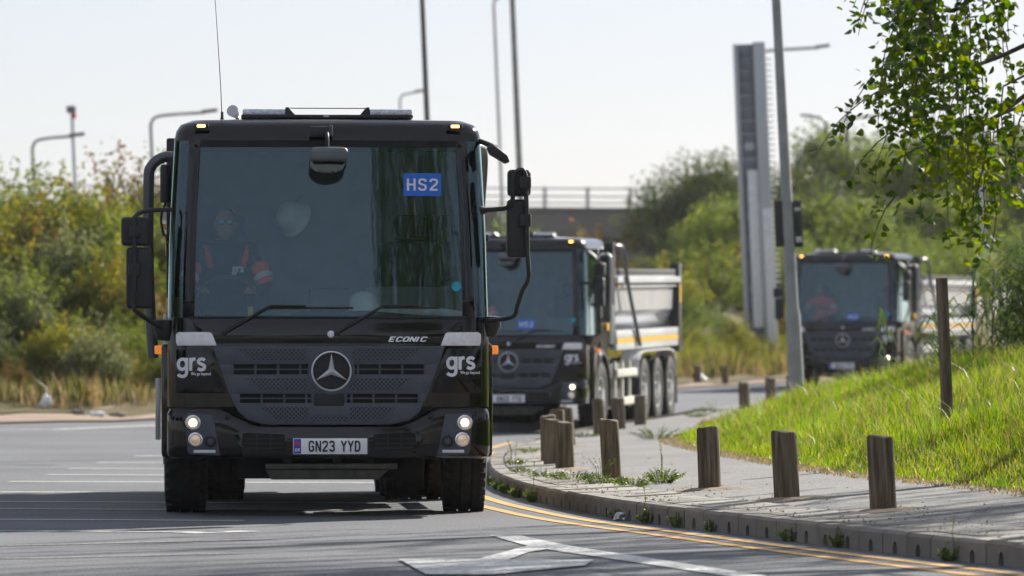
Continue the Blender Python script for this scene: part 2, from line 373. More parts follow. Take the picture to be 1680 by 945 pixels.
# ------------------------------------------------------------------ ground heights
PROF = [(-400,0),(46,0),(60,-.02),(75,.02),(82,.09),(91,.25),(105,.46),(117,.58),(130,.75),(145,.92),(170,1.1),(260,1.4),(700,2.0)]
def lerp(T, t):
    if t <= T[0][0]: return T[0][1]
    for (a, p), (b, q) in zip(T, T[1:]):
        if t <= b: return p + (q-p)*(t-a)/(b-a)
    return T[-1][1]
def prof(y): return sum(lerp(PROF, y+o) for o in (-4, -2, 0, 2, 4))/5
KERB = [(9.5,4),(6.4,14),(4.7,21),(3.65,26),(2.74,29.85),(2.04,32.9),(1.27,36.8),(.78,39),(.195,44),(-.08,48.1),(-.21,52.5),(-.25,57.9),(-.2,63),(.08,69),(.5,75.5),(1.15,80.5),(1.85,84.5),(2.75,89),(3.7,95),(5.2,102),(7.0,109),(9.3,117),(12.6,127),(18,142)]
KT = [(y, x) for x, y in KERB]
def kx(y): return sum(lerp(KT, y+o) for o in (-1.5, -.75, 0, .75, 1.5))/5
def footz(x, y): return prof(y) + .12 + .05*min(max(x-kx(y), 0), 3)
BF = [(10,9.5),(20,6.6),(30,4.5),(37.9,3.5),(43.7,2.7),(52,2.3),(64,1.95),(68,2.15),(73,2.9),(78,4.0),(84,5.2),(92,6.9),(102,9),(112,12)]
def bf(y): return sum(lerp(BF, y+o) for o in (-2, -1, 0, 1, 2))/5
def bankz(x, y):
    u = x - bf(y)
    if u <= 0: return footz(x, y)
    n = .5+.5*math.sin(x*1.9+y*.7)*math.sin(y*.53-x*.4)
    amp = lerp([(54, 1), (62, .86), (68, .62), (74, .34), (84, .2), (100, .2)], y)
    return footz(x, y) + amp*1.35*(1-math.exp(-(u/2.9)**1.4)) + .06*n*min(u, 1)

# ------------------------------------------------------------------ the lie of the land
def smoothstep(a, b, t):
    t = min(max((t-a)/(b-a), 0), 1); return t*t*(3-2*t)
VE = [(-90,80),(-40,84),(-10,86.5),(-6.5,87.5),(-4,94),(0,107),(3.5,118),(6.5,127),(11,138),(20,153),(60,190)]
def vy(x): return sum(lerp(VE, x+o) for o in (-.8, -.4, 0, .4, .8))/5
def vergez(x, y):
    t = y - vy(x); k = smoothstep(-5, 3, x)
    up = (1-k)*2.2*smoothstep(2.5, 17, t) + k*1.6*smoothstep(9, 26, t)
    return prof(y) + .03 + up + .05*math.sin(x*1.3+y*.9)*smoothstep(1, 3, t)

MT['road'] = asphalt('worn road asphalt', .085, .13, (.95, 1, 1.11))
MT['path'] = asphalt('pale footway asphalt', .13, .19, (1.02, 1, .98), .5, .85, (.19, .155, .12))
def soilmat(name, c1, c2, c3):
    m, n, b = new_mat(name); tc = n.nodes.new('ShaderNodeTexCoord'); V = tc.outputs['Object']
    a = ramp(n, noise(n, .8, 6, .65, V), [(.35, c1), (.55, c2), (.72, c3)]); n.links.new(a, b.inputs['Base Color'])
    b.inputs['Roughness'].default_value = .95; b.inputs['Specular IOR Level'].default_value = .1
    bumpit(n, b, noise(n, 9, 6, .7, V), .8, .05); return m
MT['soil'] = soilmat('bare earth with dead grass', (.10, .085, .045), (.16, .13, .07), (.07, .085, .03))
MT['sand'] = soilmat('sandy gravel', (.28, .215, .165), (.36, .285, .225), (.22, .175, .13))
MT['turf'] = soilmat('turf roots', (.05, .075, .02), (.09, .10, .035), (.12, .095, .05))
MT['concrete'] = None
def concmat(name, c, var, sc=3):
    m, n, b = new_mat(name); tc = n.nodes.new('ShaderNodeTexCoord'); V = tc.outputs['Object']; oi = n.nodes.new('ShaderNodeObjectInfo')
    base = ramp(n, noise(n, sc, 6, .7, V), [(.3, tuple(k*(1-var) for k in c)), (.7, tuple(k*(1+var) for k in c))])
    hs = n.nodes.new('ShaderNodeHueSaturation'); mr = n.nodes.new('ShaderNodeMapRange'); mr.inputs['To Min'].default_value = .86; mr.inputs['To Max'].default_value = 1.12
    n.links.new(oi.outputs['Random'], mr.inputs['Value']); n.links.new(mr.outputs[0], hs.inputs['Value']); n.links.new(base, hs.inputs['Color'])
    n.links.new(hs.outputs[0], b.inputs['Base Color']); b.inputs['Roughness'].default_value = .9
    bumpit(n, b, noise(n, 60, 4, .6, V), .35, .006); return m
MT['concrete'] = concmat('weathered concrete', (.22, .20, .175), .22)
MT['flag'] = concmat('paving concrete', (.25, .235, .21), .18)
MT['farconc'] = concmat('far bridge concrete', (.16, .15, .145), .15, .3)
def linemat(name, col, wear):
    """thermoplastic paint worn through to the asphalt in flecks"""
    m, n, b = new_mat(name); tc = n.nodes.new('ShaderNodeTexCoord'); V = tc.outputs['Object']
    k = ramp(n, noise(n, 26, 6, .75, V), [(wear, g(0)), (wear+.16, g(1))])
    s = n.nodes.new('ShaderNodeSeparateColor'); n.links.new(k, s.inputs[0])
    n.links.new(mixnodes(n, (.10, .10, .10), col, s.outputs[0]), b.inputs['Base Color']); b.inputs['Roughness'].default_value = .7
    return m
MT['wline'] = linemat('worn white road paint', (.60, .60, .58), .38)
MT['wline2'] = linemat('thin worn white road paint', (.60, .59, .54), .36)
MT['wline3'] = linemat('nearly worn away road paint', (.45, .45, .42), .45)
MT['yline'] = linemat('worn yellow road paint', (.62, .33, .05), .33)

ys = [-400, -150, -60, -30] + [i*3.0 for i in range(-6, 60)] + [190, 220, 260, 350, 500, 700, 1500, 3500]
tag(grid('ground', [-2500, -900, -300, -120, -60, -25, 0, 25, 60, 120, 300, 900, 2500], ys, lambda x, y: prof(y)-.12, MT['soil']), kind='structure')
tag(grid('road', [-70, -40, -20, -10, -4, 0, 4, 10, 20, 40], [-60, -30] + [i*2.0 for i in range(-10, 88)], lambda x, y: prof(y), MT['road']), kind='structure')
# far verge: a sandy edge and a rough bank behind it
def verge_sheet(name, ts, dz, mat):
    xs = [-90, -60, -40, -28]+[-20+i*.8 for i in range(60)]+[30, 45, 60]
    V = []; nx = len(xs)
    for t in ts:
        for i, x in enumerate(xs):
            y = vy(x)+t+(.35*math.sin(x*2.3)+.25*math.sin(x*5.1+1) if t == ts[0] else 0); V.append((x, y, vergez(x, y)+dz))
    F = [(j*nx+i, j*nx+i+1, (j+1)*nx+i+1, (j+1)*nx+i) for j in range(len(ts)-1) for i in range(nx-1)]
    me = bpy.data.meshes.new(name); me.from_pydata(V, [], F); me.materials.append(mat); me.shade_smooth(); return link(name, me)
tag(verge_sheet('gravel_verge', [0, .8, 1.6, 2.6, 3.6, 5, 7, 9.5], 0, MT['sand']), kind='structure')
tag(verge_sheet('embankment', [3.2, 4.5, 6.5, 9, 11, 13, 15, 17, 20, 24, 28, 34, 45, 60], .02, MT['soil']), kind='structure')

# footway inside the kerb
xo = [.13, .3, .6, 1, 1.5, 2, 2.6, 3.2, 4.5, 7, 11, 18]
ys = [4+i*.8 for i in range(170)]
V = [(kx(y)+u, y, footz(kx(y)+u, y)-(.0 if u > .59 else .012)) for y in ys for u in xo]; nx = len(xo)
me = bpy.data.meshes.new('footway'); me.from_pydata(V, [], [(j*nx+i, j*nx+i+1, (j+1)*nx+i+1, (j+1)*nx+i) for j in range(len(ys)-1) for i in range(nx-1)])
me.materials.append(MT['path']); me.shade_smooth(); footway = tag(link('footway', me), kind='structure')
# kerb: drainage blocks with an arched inlet each, and a flag behind each pair
kerb = tag(empty('kerb', (0, 0, 0)), kind='structure')
Lk, Hk, Wk = .5, .135, .15
def kerb_block_mesh():
    m = MB(); c = Lk/2; a = .045
    arch = [(-a, -.03)]+[(-a*math.cos(q), .03+.045*math.sin(q)) for q in [i*math.pi/6 for i in range(7)]]+[(a, -.03)]
    F = [(-c+.004, -.03), (-c+.004, Hk-.02), (c-.004, Hk-.02), (c-.004, -.03)]
    outer = arch+[F[3], F[2], F[1], F[0]]
    n = len(outer); V = [(x, 0, z) for x, z in outer]
    m.add(V, [tuple(range(n))])                                                        # face with the inlet cut out
    m.add([(x, 0, z) for x, z in arch]+[(x, .09, z) for x, z in arch], [(i, i+1, i+1+len(arch), i+len(arch)) for i in range(len(arch)-1)])
    m.add([(x, .09, z) for x, z in arch], [tuple(range(len(arch)))])
    e = c-.004
    m.add([(-e, 0, Hk-.02), (e, 0, Hk-.02), (e, .018, Hk), (-e, .018, Hk), (e, Wk, Hk+.004), (-e, Wk, Hk+.004)], [(0, 1, 2, 3), (3, 2, 4, 5)])
    m.add([(-e, 0, -.03), (-e, 0, Hk-.02), (-e, .018, Hk), (-e, Wk, Hk), (-e, Wk, -.03)], [(0, 1, 2, 3, 4)])
    m.add([(e, 0, -.03), (e, 0, Hk-.02), (e, .018, Hk), (e, Wk, Hk), (e, Wk, -.03)], [(4, 3, 2, 1, 0)])
    me = bpy.data.meshes.new('kerb_block'); me.from_pydata(m.v, [], m.f); me.materials.append(MT['concrete']); me.update(); return me
kb = kerb_block_mesh()
fm = MB().box(-.243, .243, 0, .44, -.05, 0).build('paving_flag', MT['flag'], None, .006).data
bpy.data.objects.remove(bpy.data.objects['paving_flag'])
P = []; y = 24.0
while y < 112: P.append(Vector((kx(y), y, 0))); y += .05
acc, s0 = 0, 0; rk = random.Random(4)
for a, b in zip(P, P[1:]):
    acc += (b-a).length
    if acc >= Lk:
        acc -= Lk; t = (P[min(len(P)-1, P.index(b)+3)]-a).normalized(); ang = math.atan2(t.y, t.x)
        mid = b - t*(Lk/2)
        zs = prof(mid.y)
        if mid.y < 92:
            o = link('kerb_block', kb, kerb); o.location = (mid.x, mid.y, zs+rk.uniform(-.004, .004)); o.rotation_euler = (0, math.atan2(-(prof(mid.y+.5)-prof(mid.y-.5)), 1), ang+math.pi)
            o.rotation_euler = (rk.uniform(-.015, .015), 0, ang+math.pi+rk.uniform(-.006, .006))
            # block faces the road: local -y is the road side
        if 27 < mid.y < 78:
            n_ = Vector((t.y, -t.x, 0)); q = mid+n_*(Wk+.012)
            f = link('paving_flag', fm, footway); f.location = (q.x, q.y, footz(q.x, q.y)+.012+rk.uniform(-.004, .005)); f.rotation_euler = (rk.uniform(-.01, .01)+.05, rk.uniform(-.006, .006), ang+math.pi)
        else:
            pass

# ------------------------------------------------------------------ painted markings
def ribbon(name, pts, w, mat, dz=.004, step=.5, zf=None):
    zf = zf or (lambda x, y: prof(y))
    P = [Vector((p[0], p[1], 0)) for p in pts]; Q = [P[0]]
    for a, b in zip(P, P[1:]):
        n = max(1, int((b-a).length/step))
        Q += [a+(b-a)*(i+1)/n for i in range(n)]
    V, F = [], []
    for i, p in enumerate(Q):
        t = (Q[min(i+1, len(Q)-1)]-Q[max(i-1, 0)]).normalized(); n = Vector((t.y, -t.x, 0))
        for s in (-1, 1):
            q = p+n*s*w/2; V.append((q.x, q.y, zf(q.x, q.y)+dz))
        if i: F.append((2*i-2, 2*i-1, 2*i+1, 2*i))
    me = bpy.data.meshes.new(name); me.from_pydata(V, [], F); me.materials.append(mat)
    return tag(link(name, me), kind='structure')
def koff(d, y0, y1):
    out = []; y = y0
    while y < y1:
        t = Vector((kx(y+.3)-kx(y-.3), .6)).normalized(); out.append((kx(y)-t.y*d, y+t.x*d)); y += .7
    return out
ribbon('double_yellow_line', koff(.30, 22, 76), .095, MT['yline'])
ribbon('double_yellow_line', koff(.56, 22, 76), .095, MT['yline'])
for yy, xa, xb, w in [(66.5,-4.6,-1,.30),(62.5,-4.75,-1,.28),(59,-4.8,-1,.28),(55.6,-4.75,-.9,.3),(52,-4.8,-.9,.3),(47.6,-5.2,-.9,.24),(44.1,-5.2,-1,.16),(41.9,-5.2,-1.1,.15),(39.1,-5,-1.9,.16)]:
    ribbon('transverse_bar_marking', [(xa, yy+.35), (xb, yy-.25)], w, MT['wline2'])
ribbon('edge_line_marking', [(-5.5, 36.6), (-3.2, 36.4), (-1.9, 36.2)], .12, MT['wline2'])
ribbon('lane_dash_marking', [(-2.02, 36.25), (-1.86, 36.1)], .62, MT['wline'])
ribbon('edge_line_marking', [(-6, 32.7), (-3.3, 33.3), (-1.5, 34.7)], .12, MT['wline3'])
ribbon('edge_line_marking', [(-5, 30.4), (-2.7, 31.3), (-1.6, 32.1)], .12, MT['wline3'])
ribbon('edge_line_marking', [(-30, 80), (-12, 82.4), (-7, 83.6), (-5, 87)], .3, MT['wline'], dz=.006)
def poly_mark(name, pts, dz=.006):
    me = bpy.data.meshes.new(name); me.from_pydata([(x, y, prof(y)+dz) for x, y in pts], [], [tuple(range(len(pts)))]); me.materials.append(MT['wline']); return tag(link(name, me), kind='structure')
poly_mark('arrow_marking', [(-.14, 35.4), (.05, 35.4), (.36, 33.3), (1.40, 28.2), (1.2, 28.2), (.50, 31.4), (.12, 33.1)])
poly_mark('arrow_marking', [(.10, 33.35), (.34, 33.25), (.10, 32.2), (-.02, 30.95), (-.20, 31.0)], .008)
poly_mark('arrow_marking', [(-.64, 30.95), (.46, 30.85), (.40, 30.0), (-.1, 28.7), (-.45, 28.7)], .010)

# ------------------------------------------------------------------ tipper lorry (front elevation drawn at 225 units per metre)
def U(a): return (a-540)/225
def V_(b): return (851-b)/225
ZW = [(.40,1.17),(.80,1.175),(1.45,1.175),(2.1,1.16),(2.75,1.125),(2.82,1.11),(2.87,1.08),(2.905,1.0)]
ZF = [(.40,0.0),(.80,0.0),(1.25,.0),(1.45,.015),(2.75,.18),(2.82,.20),(2.87,.235),(2.905,.32)]
RC, BUL, YB = .15, .05, 2.05
def fy(x, z):
    """front skin of the cab at x, z"""
    w, f = lerp(ZW, z), lerp(ZF, z); xw = w-RC; a = abs(x)
    if a <= xw: return f+BUL*(a/xw)**2
    t = min((a-xw)/RC, 1); return f+BUL+RC*(1-math.sqrt(max(0, 1-t*t)))
FR = [0, .15, .3, .45, .6, .75, .88, .955, 1]
NC = 6
SIDE_Y = [.42, .50, 1.40, 1.50, 2.05]
def ring(z, inset=0):
    w, f = lerp(ZW, z)-inset, lerp(ZF, z)+inset; xw = w-RC; P = [(xw*k, f+BUL*k*k) for k in FR]
    for i in range(1, NC+1):
        q = i/NC*math.pi/2; P.append((xw+RC*math.sin(q), f+BUL+RC*(1-math.cos(q))))
    P += [(w, max(y, f+BUL+RC+.01)) for y in SIDE_Y]
    return P
NR = len(FR)+NC+len(SIDE_Y)
def patch(name, i0, i1, zs, mat, parent, mirror=0, solid=0, push=0):
    """the piece of the cab skin between ring stations i0..i1 over heights zs"""
    V, F = [], []
    rows = []
    for z in zs:
        P = ring(z, -push)[i0:i1+1]
        if mirror == 2: P = [(-x, y) for x, y in P[::-1] if x > 1e-6]+P
        elif mirror == -1: P = [(-x, y) for x, y in P]
        rows.append([(x, y, z) for x, y in P])
    n = len(rows[0])
    for r in rows: V += r
    F = [(j*n+i, j*n+i+1, (j+1)*n+i+1, (j+1)*n+i) for j in range(len(zs)-1) for i in range(n-1)]
    me = bpy.data.meshes.new(name); me.from_pydata(V, [], F); me.materials.append(mat); me.update()
    bm = bmesh.new(); bm.from_mesh(me)
    bm.faces.ensure_lookup_table(); c = bm.faces[0].calc_center_median(); nn = bm.faces[0].normal
    if nn.dot(Vector((c.x, c.y-1.2, 0))) < 0: bmesh.ops.reverse_faces(bm, faces=bm.faces)
    bm.to_mesh(me); bm.free(); smooth(me, 40); o = link(name, me, parent)
    if solid:
        md = o.modifiers.new('thickness', 'SOLIDIFY'); md.thickness = solid; md.offset = -1
    return o
def on_front(off):
    return lambda co: (co.x, co.y+fy(co.x, co.z)+off, co.z)

def wheel_meshes():
    r, w = .52, .31
    t = MB(); h = w/2
    prof = [(.285, -h+.02), (.33, -h), (.42, -h-.006), (.485, -h+.006), (.512, -h+.022)]
    gx = [-.105, -.045, .045, .105]
    for gq in gx: prof += [(r, gq-.009), (r-.014, gq-.007), (r-.014, gq+.007), (r, gq+.009)]
    prof += [(.512, h-.022), (.485, h-.006), (.42, h+.006), (.33, h), (.285, h-.02)]
    t.lathe(prof, 'x', seg=40, closed=True)
    # shoulder lugs
    for k in range(40):
        q = 2*math.pi*k/40
        for s in (-1, 1):
            c = Vector((s*(h-.03), (r+.002)*math.cos(q), (r+.002)*math.sin(q)))
            a = Vector((0, -math.sin(q), math.cos(q)))*.022; b = Vector((.022, 0, 0)); u = Vector((0, math.cos(q), math.sin(q)))*.008
            t.add([c-a-b-u, c+a-b-u, c+a+b-u, c-a+b-u, c-a-b+u, c+a-b+u, c+a+b+u, c-a+b+u], [(4,5,6,7),(0,1,5,4),(1,2,6,5),(2,3,7,6),(3,0,4,7)])
    tyre = t.build('tyre', MT['rubber']); me1 = tyre.data; bpy.data.objects.remove(tyre)
    d = MB(); d.lathe([(.288, -h+.02), (.288, h-.015), (.262, h-.02), (.25, h-.09), (.17, h-.10), (.15, h-.05), (.11, h-.04), (.105, h+.015), (.0, h+.02)], 'x', seg=28)
    rim = d.build('wheel', MT['silver']); me2 = rim.data; bpy.data.objects.remove(rim)
    b = MB()
    for k in range(10):
        q = 2*math.pi*k/10; b.lathe([(.016, h-.10), (.016, h-.06), (.0, h-.055)], 'x', (0, .21*math.cos(q), .21*math.sin(q)), 6)
    nu = b.build('wheel_nuts', MT['chrome']); me3 = nu.data; bpy.data.objects.remove(nu)
    return me1, me2, me3
TYRE, RIM, NUTS = wheel_meshes()

def star_emblem(parent, cx, cz, y, r):
    ring_ = MB().lathe([(r, 0), (r-.003, -.010), (r-.009, -.012), (r-.014, -.004), (r-.014, .004)], 'y', (cx, y, cz), 40, True).build('emblem_ring', MT['badge'], parent, sm=30)
    MB().lathe([(r-.015, .004), (r*.6, -.002), (0, -.004)], 'y', (cx, y+.002, cz), 32).build('emblem_disc', MT['meshgrille'], ring_)
    m = MB(); R0, r0 = r-.018, r*.17
    for k in range(3):
        a = math.pi/2+k*2*math.pi/3
        tip = (cx+R0*math.cos(a), y-.012, cz+R0*math.sin(a)); ce = (cx, y-.034, cz)
        s1 = (cx+r0*math.cos(a+math.pi/3), y-.006, cz+r0*math.sin(a+math.pi/3)); s2 = (cx+r0*math.cos(a-math.pi/3), y-.006, cz+r0*math.sin(a-math.pi/3))
        m.add([ce, s1, tip, s2], [(0, 1, 2), (0, 2, 3)])
    m.build('emblem_star', MT['badge'], ring_, sm=0)
MT['badge'] = pmat('bright badge metal', (.80, .81, .84), .3, .55)
MT['meshgrille'] = pmat('fine mesh', (.02, .021, .024), .6, 0, 0, .3, 200, .6, 350)

def make_truck():
    T = empty('tipper_lorry')
    P_, B_ = MT['paint'], MT['black']
    zl = [.80, .83, 1.0, 1.12, 1.25, 1.35, 1.45]; zu = [1.45, 1.6, 1.8, 2.0, 2.2, 2.4, 2.6, 2.75]
    iw, ip = 7, 8; iq = len(FR)-1+NC+1                 # windscreen edge, pillar edge, quarter-light end
    body = patch('cab_body', 0, NR-1, zl, P_, T, 2)
    # ---- upper cab: glass, pillars, header, roof
    ws = patch('windscreen', 0, iw, zu, MT['glass'], T, 2)
    for s in (1, -1):
        patch('windscreen_pillar', iw, ip+1, zu, P_, T, s, .04, .004)
        patch('quarter_light', ip+1, iq, zu, MT['sideglass'], T, s)
        patch('door_pillar', iq, iq+1, zu, P_, T, s, .04, .003)
        patch('door_window', iq+1, iq+2, zu, MT['sideglass'], T, s)
        patch('rear_pillar', iq+2, NR-1, zu, P_, T, s, .04, .003)
        MB().box(s*1.18-.012, s*1.18+.012, .52, 1.4, 2.02, 2.07).build('window_bar', B_, T, .004)
        MB().box(s*1.186-.015, s*1.186+.015, 1.30, 1.36, 1.05, 1.35).build('door_handle', B_, T, .008)
    rz = [2.75, 2.79, 2.82, 2.85, 2.87, 2.89, 2.905]
    roof = patch('roof', 0, NR-1, rz, P_, T, 2, 0, .004)
    P = ring(2.905, -.004); loop = [(-x, y, 2.905) for x, y in P[::-1] if x > 1e-6]+[(x, y, 2.905) for x, y in P]
    c = (0, 1.2, 2.965); mesh('roof_panel', loop+[c], [(i, i+1, len(loop)) for i in range(len(loop)-1)]+[(len(loop)-1, 0, len(loop))], MT['silver'], roof, 60)
    # rubber strip at the foot of the screen and the dark shade band at its head
    MB().tube([(x, fy(x, 1.452)-.004, 1.452) for x in [-1.02+i*.102 for i in range(21)]], .011, 6).build('windscreen_seal', B_, ws)
    mesh('shade_band', [(x, fy(x, z)-.003, z) for z in (2.70, 2.75) for x in [-.96+i*.096 for i in range(21)]], [(i, i+1, i+22, i+21) for i in range(20)], MT['cavity'], ws)
    mesh('back_wall', [(-1.16, 2.05, .8), (1.16, 2.05, .8), (1.11, 2.05, 2.8), (-1.11, 2.05, 2.8)], [(0, 1, 2, 3)], P_, T)
    # ---- interior
    mesh('cab_lining', [(-1.1, 2.0, .85), (1.1, 2.0, .85), (1.05, 2.0, 2.74), (-1.05, 2.0, 2.74)], [(0, 1, 2, 3)], MT['interior'], T)
    mesh('headlining', [(-1.0, .32, 2.745), (1.0, .32, 2.745), (1.05, 2.0, 2.745), (-1.05, 2.0, 2.745)], [(0, 1, 2, 3)], MT['interior'], T)
    box('cab_floor', -1.1, 1.1, .2, 2.0, .84, .88, MT['interior2'], T)
    dash = prism('dashboard', [(-1.08, .9), (1.08, .9), (1.08, 1.44), (.3, 1.50), (-.2, 1.50), (-.3, 1.47), (-1.08, 1.46)], .12, .62, MT['interior2'], T, .02)
    for sx in (-.74, .66):
        st = box('driver_seat' if sx < 0 else 'passenger_seat', sx-.25, sx+.25, 1.05, 1.6, 1.0, 1.36, MT['interior2'], T, .05)
        MB().box(-.24, .24, 0, .16, 0, .72).build('seat_back', MT['interior2'], st, .05, proj=lambda c, sx=sx: (c.x+sx, c.y+1.5+.12*c.z, c.z+1.32))
        box('headrest', sx-.14, sx+.14, 1.61, 1.71, 2.06, 2.24, MT['interior2'], st, .04)
    MB().tube([(-.74+.23*math.cos(q), .80+.10*math.sin(q), 1.56+.205*math.sin(q)) for q in [i*math.pi/14 for i in range(29)]], .017, 8).build('steering_wheel', MT['interior2'], T)
    box('equipment_rack', .30, .98, 1.5, 1.95, .9, 1.70, MT['interior'], T, .02)
    box('wall_cabinet', .55, .98, 1.85, 1.99, 1.75, 2.25, MT['interior2'], T, .02)
    tb = MB().box(-.145, .145, 0, .03, 0, .17).build('tablet_holder', MT['screen'], T, .018, proj=lambda c: (c.x+.01, c.y+.36+.2*c.z, c.z+1.50))
    # ---- panel under the screen, badge lettering, filler button
    prism('sill_panel', [(-.84, 1.262), (.84, 1.262), (.98, 1.36), (.99, 1.435), (-.99, 1.435), (-.98, 1.36)], -.012, .02, P_, T, .006, on_front(0))
    strokes('badge_lettering', 'ECONIC', .036, .20, MT['badge'], T, lambda u, v, e: (u+.578, fy(u+.578, v+1.293)-.016-e, v+1.293), 1.85, .13, .5)
    MB().lathe([(.026, 0), (.026, -.012), (.018, -.018), (0, -.019)], 'y', (.015, fy(0, 1.33)-.010, 1.33), 16).build('washer_cap', MT['letter'], T)
    # ---- wipers: a cranked arm and a long blade each
    for ax, bx_, cx_ in ((U(368), U(446), U(580)), (U(553), U(632), U(722))):
        wp = tube('wiper_arm', [(ax, fy(ax, 1.33)-.02, 1.335), (ax+.04, fy(ax, 1.36)-.035, 1.365), (bx_-.02, fy(bx_, 1.53)-.03, 1.53), (bx_, fy(bx_, 1.54)-.03, 1.537), (bx_+.25, fy(bx_+.25, 1.537)-.03, 1.535)], [.017, .014, .009, .008, .007], B_, T, 8)
        box('wiper_blade', bx_-.02, cx_, -.022, -.008, 1.515, 1.53, B_, wp, .004, on_front(0))
        MB().lathe([(.022, .01), (.022, -.02), (0, -.024)], 'y', (ax, fy(ax, 1.335)-.012, 1.335), 12).build('wiper_spindle', B_, wp)
    # ---- corner lenses, corner panels with the operator's logo
    for s in (1, -1):
        pts = [(s*.815, 1.245), (s*1.105, 1.245), (s*1.115, 1.27), (s*1.115, 1.33), (s*1.095, 1.345), (s*.87, 1.345), (s*.85, 1.335)]
        prism('marker_lamp', pts, -.018, .03, MT['lens'], T, .008, on_front(0))
        prism('corner_panel', [(s*.86, 1.225), (s*1.12, 1.225), (s*1.12, .90), (s*.745, .90)], -.010, .02, P_, T, .008, on_front(0))
        cx = U(318) if s < 0 else U(760)
        zc = V_(604) if s < 0 else V_(602)
        lg = strokes('logo_lettering', 'grs', .094, .25, MT['letter'], T, lambda u, v, e: (u+cx-.012, fy(u+cx-.012, v+zc+.012)-.014-e, v+zc+.012), 1.0, .03)
        text('slogan_lettering', 'We go beyond', .030, MT['letter'], lg, lambda u, v: (u+cx+.055, fy(u+cx+.055, v+zc-.058)-.016, v+zc-.058), 0, .0008, .80)
    # ---- grille: three perforated bands, slots with ribs between
    def hw(z): return lerp([(.665, .43), (.70, .585), (.76, .66), (.90, .725), (1.25, .85)], z)
    grille = prism('grille', [(-hw(1.245), 1.245), (hw(1.245), 1.245), (hw(.9), .9), (hw(.76), .76), (hw(.70), .70), (hw(.668), .668), (-hw(.668), .668), (-hw(.70), .70), (-hw(.76), .76), (-hw(.9), .9)], .012, .03, MT['cavity'], T, 0, on_front(-.035))
    def band(z0, z1, nm='grille_band'):
        zs = [z0]+[z for z in (.70, .76, .9) if z0+.005 < z < z1-.005]+[z1]
        poly = [(-hw(z), z) for z in zs]+[(hw(z), z) for z in zs[::-1]]
        return prism(nm, poly, -.012, .02, MT['satin'], grille, .008, on_front(-.035))
    for z0, z1 in ((1.108, 1.243), (.894, 1.036), (.668, .828)): band(z0, z1)
    def perf(z0, z1, x0a, x0b, inner):
        for s in (1, -1):
            pts = [(s*inner, z0), (s*x0b, z0), (s*x0a, z1), (s*inner, z1)]
            prism('perforated_strip', pts, -.0155, -.011, MT['perf'], grille, 0, on_front(-.035))
    perf(1.135, 1.225, .66, .56, .17); perf(.925, 1.005, .60, .50, .15); perf(.705, .80, .50, .38, .15)
    prism('perforated_strip', [(-.14, .70), (.14, .70), (.14, .735), (-.14, .735)], -.0155, -.011, MT['perf'], grille, 0, on_front(-.035))
    for z0, z1, xe in ((1.034, 1.110, .70), (.826, .896, .655)):
        for s in (1, -1):
            for xr in (xe, xe-.165, xe-.33, xe-.49):
                box('grille_rib', s*xr-.008, s*xr+.008, -.006, .02, z0, z1, MT['satin'], grille, 0, on_front(-.035))
            prism('grille_cheek', [(s*xe, z0), (s*hw(z0), z0), (s*hw(z1), z1), (s*xe, z1)], -.010, .02, MT['satin'], grille, .003, on_front(-.035))
        box('grille_rail', -xe, xe, -.002, .012, (z0+z1)/2-.004, (z0+z1)/2+.006, MT['satin'], grille, 0, on_front(-.035))
    prism('grille_cheek', [(-.13, .826), (.13, .826), (.13, .896), (-.13, .896)], -.010, .02, MT['satin'], grille, .003, on_front(-.035))
    box('radar_cover', -.115, .115, -.014, .02, .80, .90, B_, T, .012, on_front(-.035))
    MB().lathe([(.172, .01), (.172, -.012), (.158, -.016), (.145, -.012), (.145, .01)], 'y', (.017, fy(0, 1.06)-.04, 1.06), 40).build('emblem_housing', MT['satin'], T)
    star_emblem(T, .017, 1.06, fy(0, 1.06)-.056, .148)
    # ---- bumper
    xs = [0, .2, .4, .48, .56, .64, .72, .80, .90, 1.0, 1.05]; rc = .14
    plan = [(x, -.085+.05*(x/1.05)**2) for x in xs]+[(1.05-.012+rc*math.sin(q), -.035+rc*(1-math.cos(q))) for q in [i/6*math.pi/2 for i in range(1, 7)]]+[(1.178, .3), (1.178, .62)]
    def top(x): return lerp([(.40, .645), (.52, .665), (.66, .73), (.76, .785), (.82, .80), (1.3, .80)], x)
    rows = []
    for k in range(9):
        row = []
        for i, (x, y) in enumerate(plan):
            zt = top(x); zb = lerp([(0, .435), (.7, .43), (1.0, .425), (1.2, .42)], x)
            tt = [0, .04, .12, .3, .5, .7, .88, .96, 1][k]; back = [.05, .012, 0, 0, 0, 0, .004, .02, .075][k]
            # pull the lips back into the body
            nx_, ny_ = (0, 1) if i < len(xs) else (-math.sin(min(1, (i-len(xs)+1)/6)*math.pi/2), math.cos(min(1, (i-len(xs)+1)/6)*math.pi/2))
            row.append((x+nx_*back, y+ny_*back, zb+(zt-zb)*tt))
        rows.append([(-x, y, z) for x, y, z in row[::-1][:-1]]+row)
    n = len(rows[0]); Vv = [p for r in rows for p in r]
    bump = mesh('bumper', Vv, [(j*n+i, j*n+i+1, (j+1)*n+i+1, (j+1)*n+i) for j in range(8) for i in range(n-1)], P_, T, 45)
    def by(x): return lerp([(p[0], p[1]) for p in plan[:len(xs)+6]], abs(x))
    def on_b(off): return lambda c: (c.x, c.y+by(c.x)+off, c.z)
    prism('valance', [(-.62, .43), (.62, .43), (.70, .60), (.56, .655), (-.56, .655), (-.70, .60)], -.008, .03, P_, bump, .008, on_b(0))
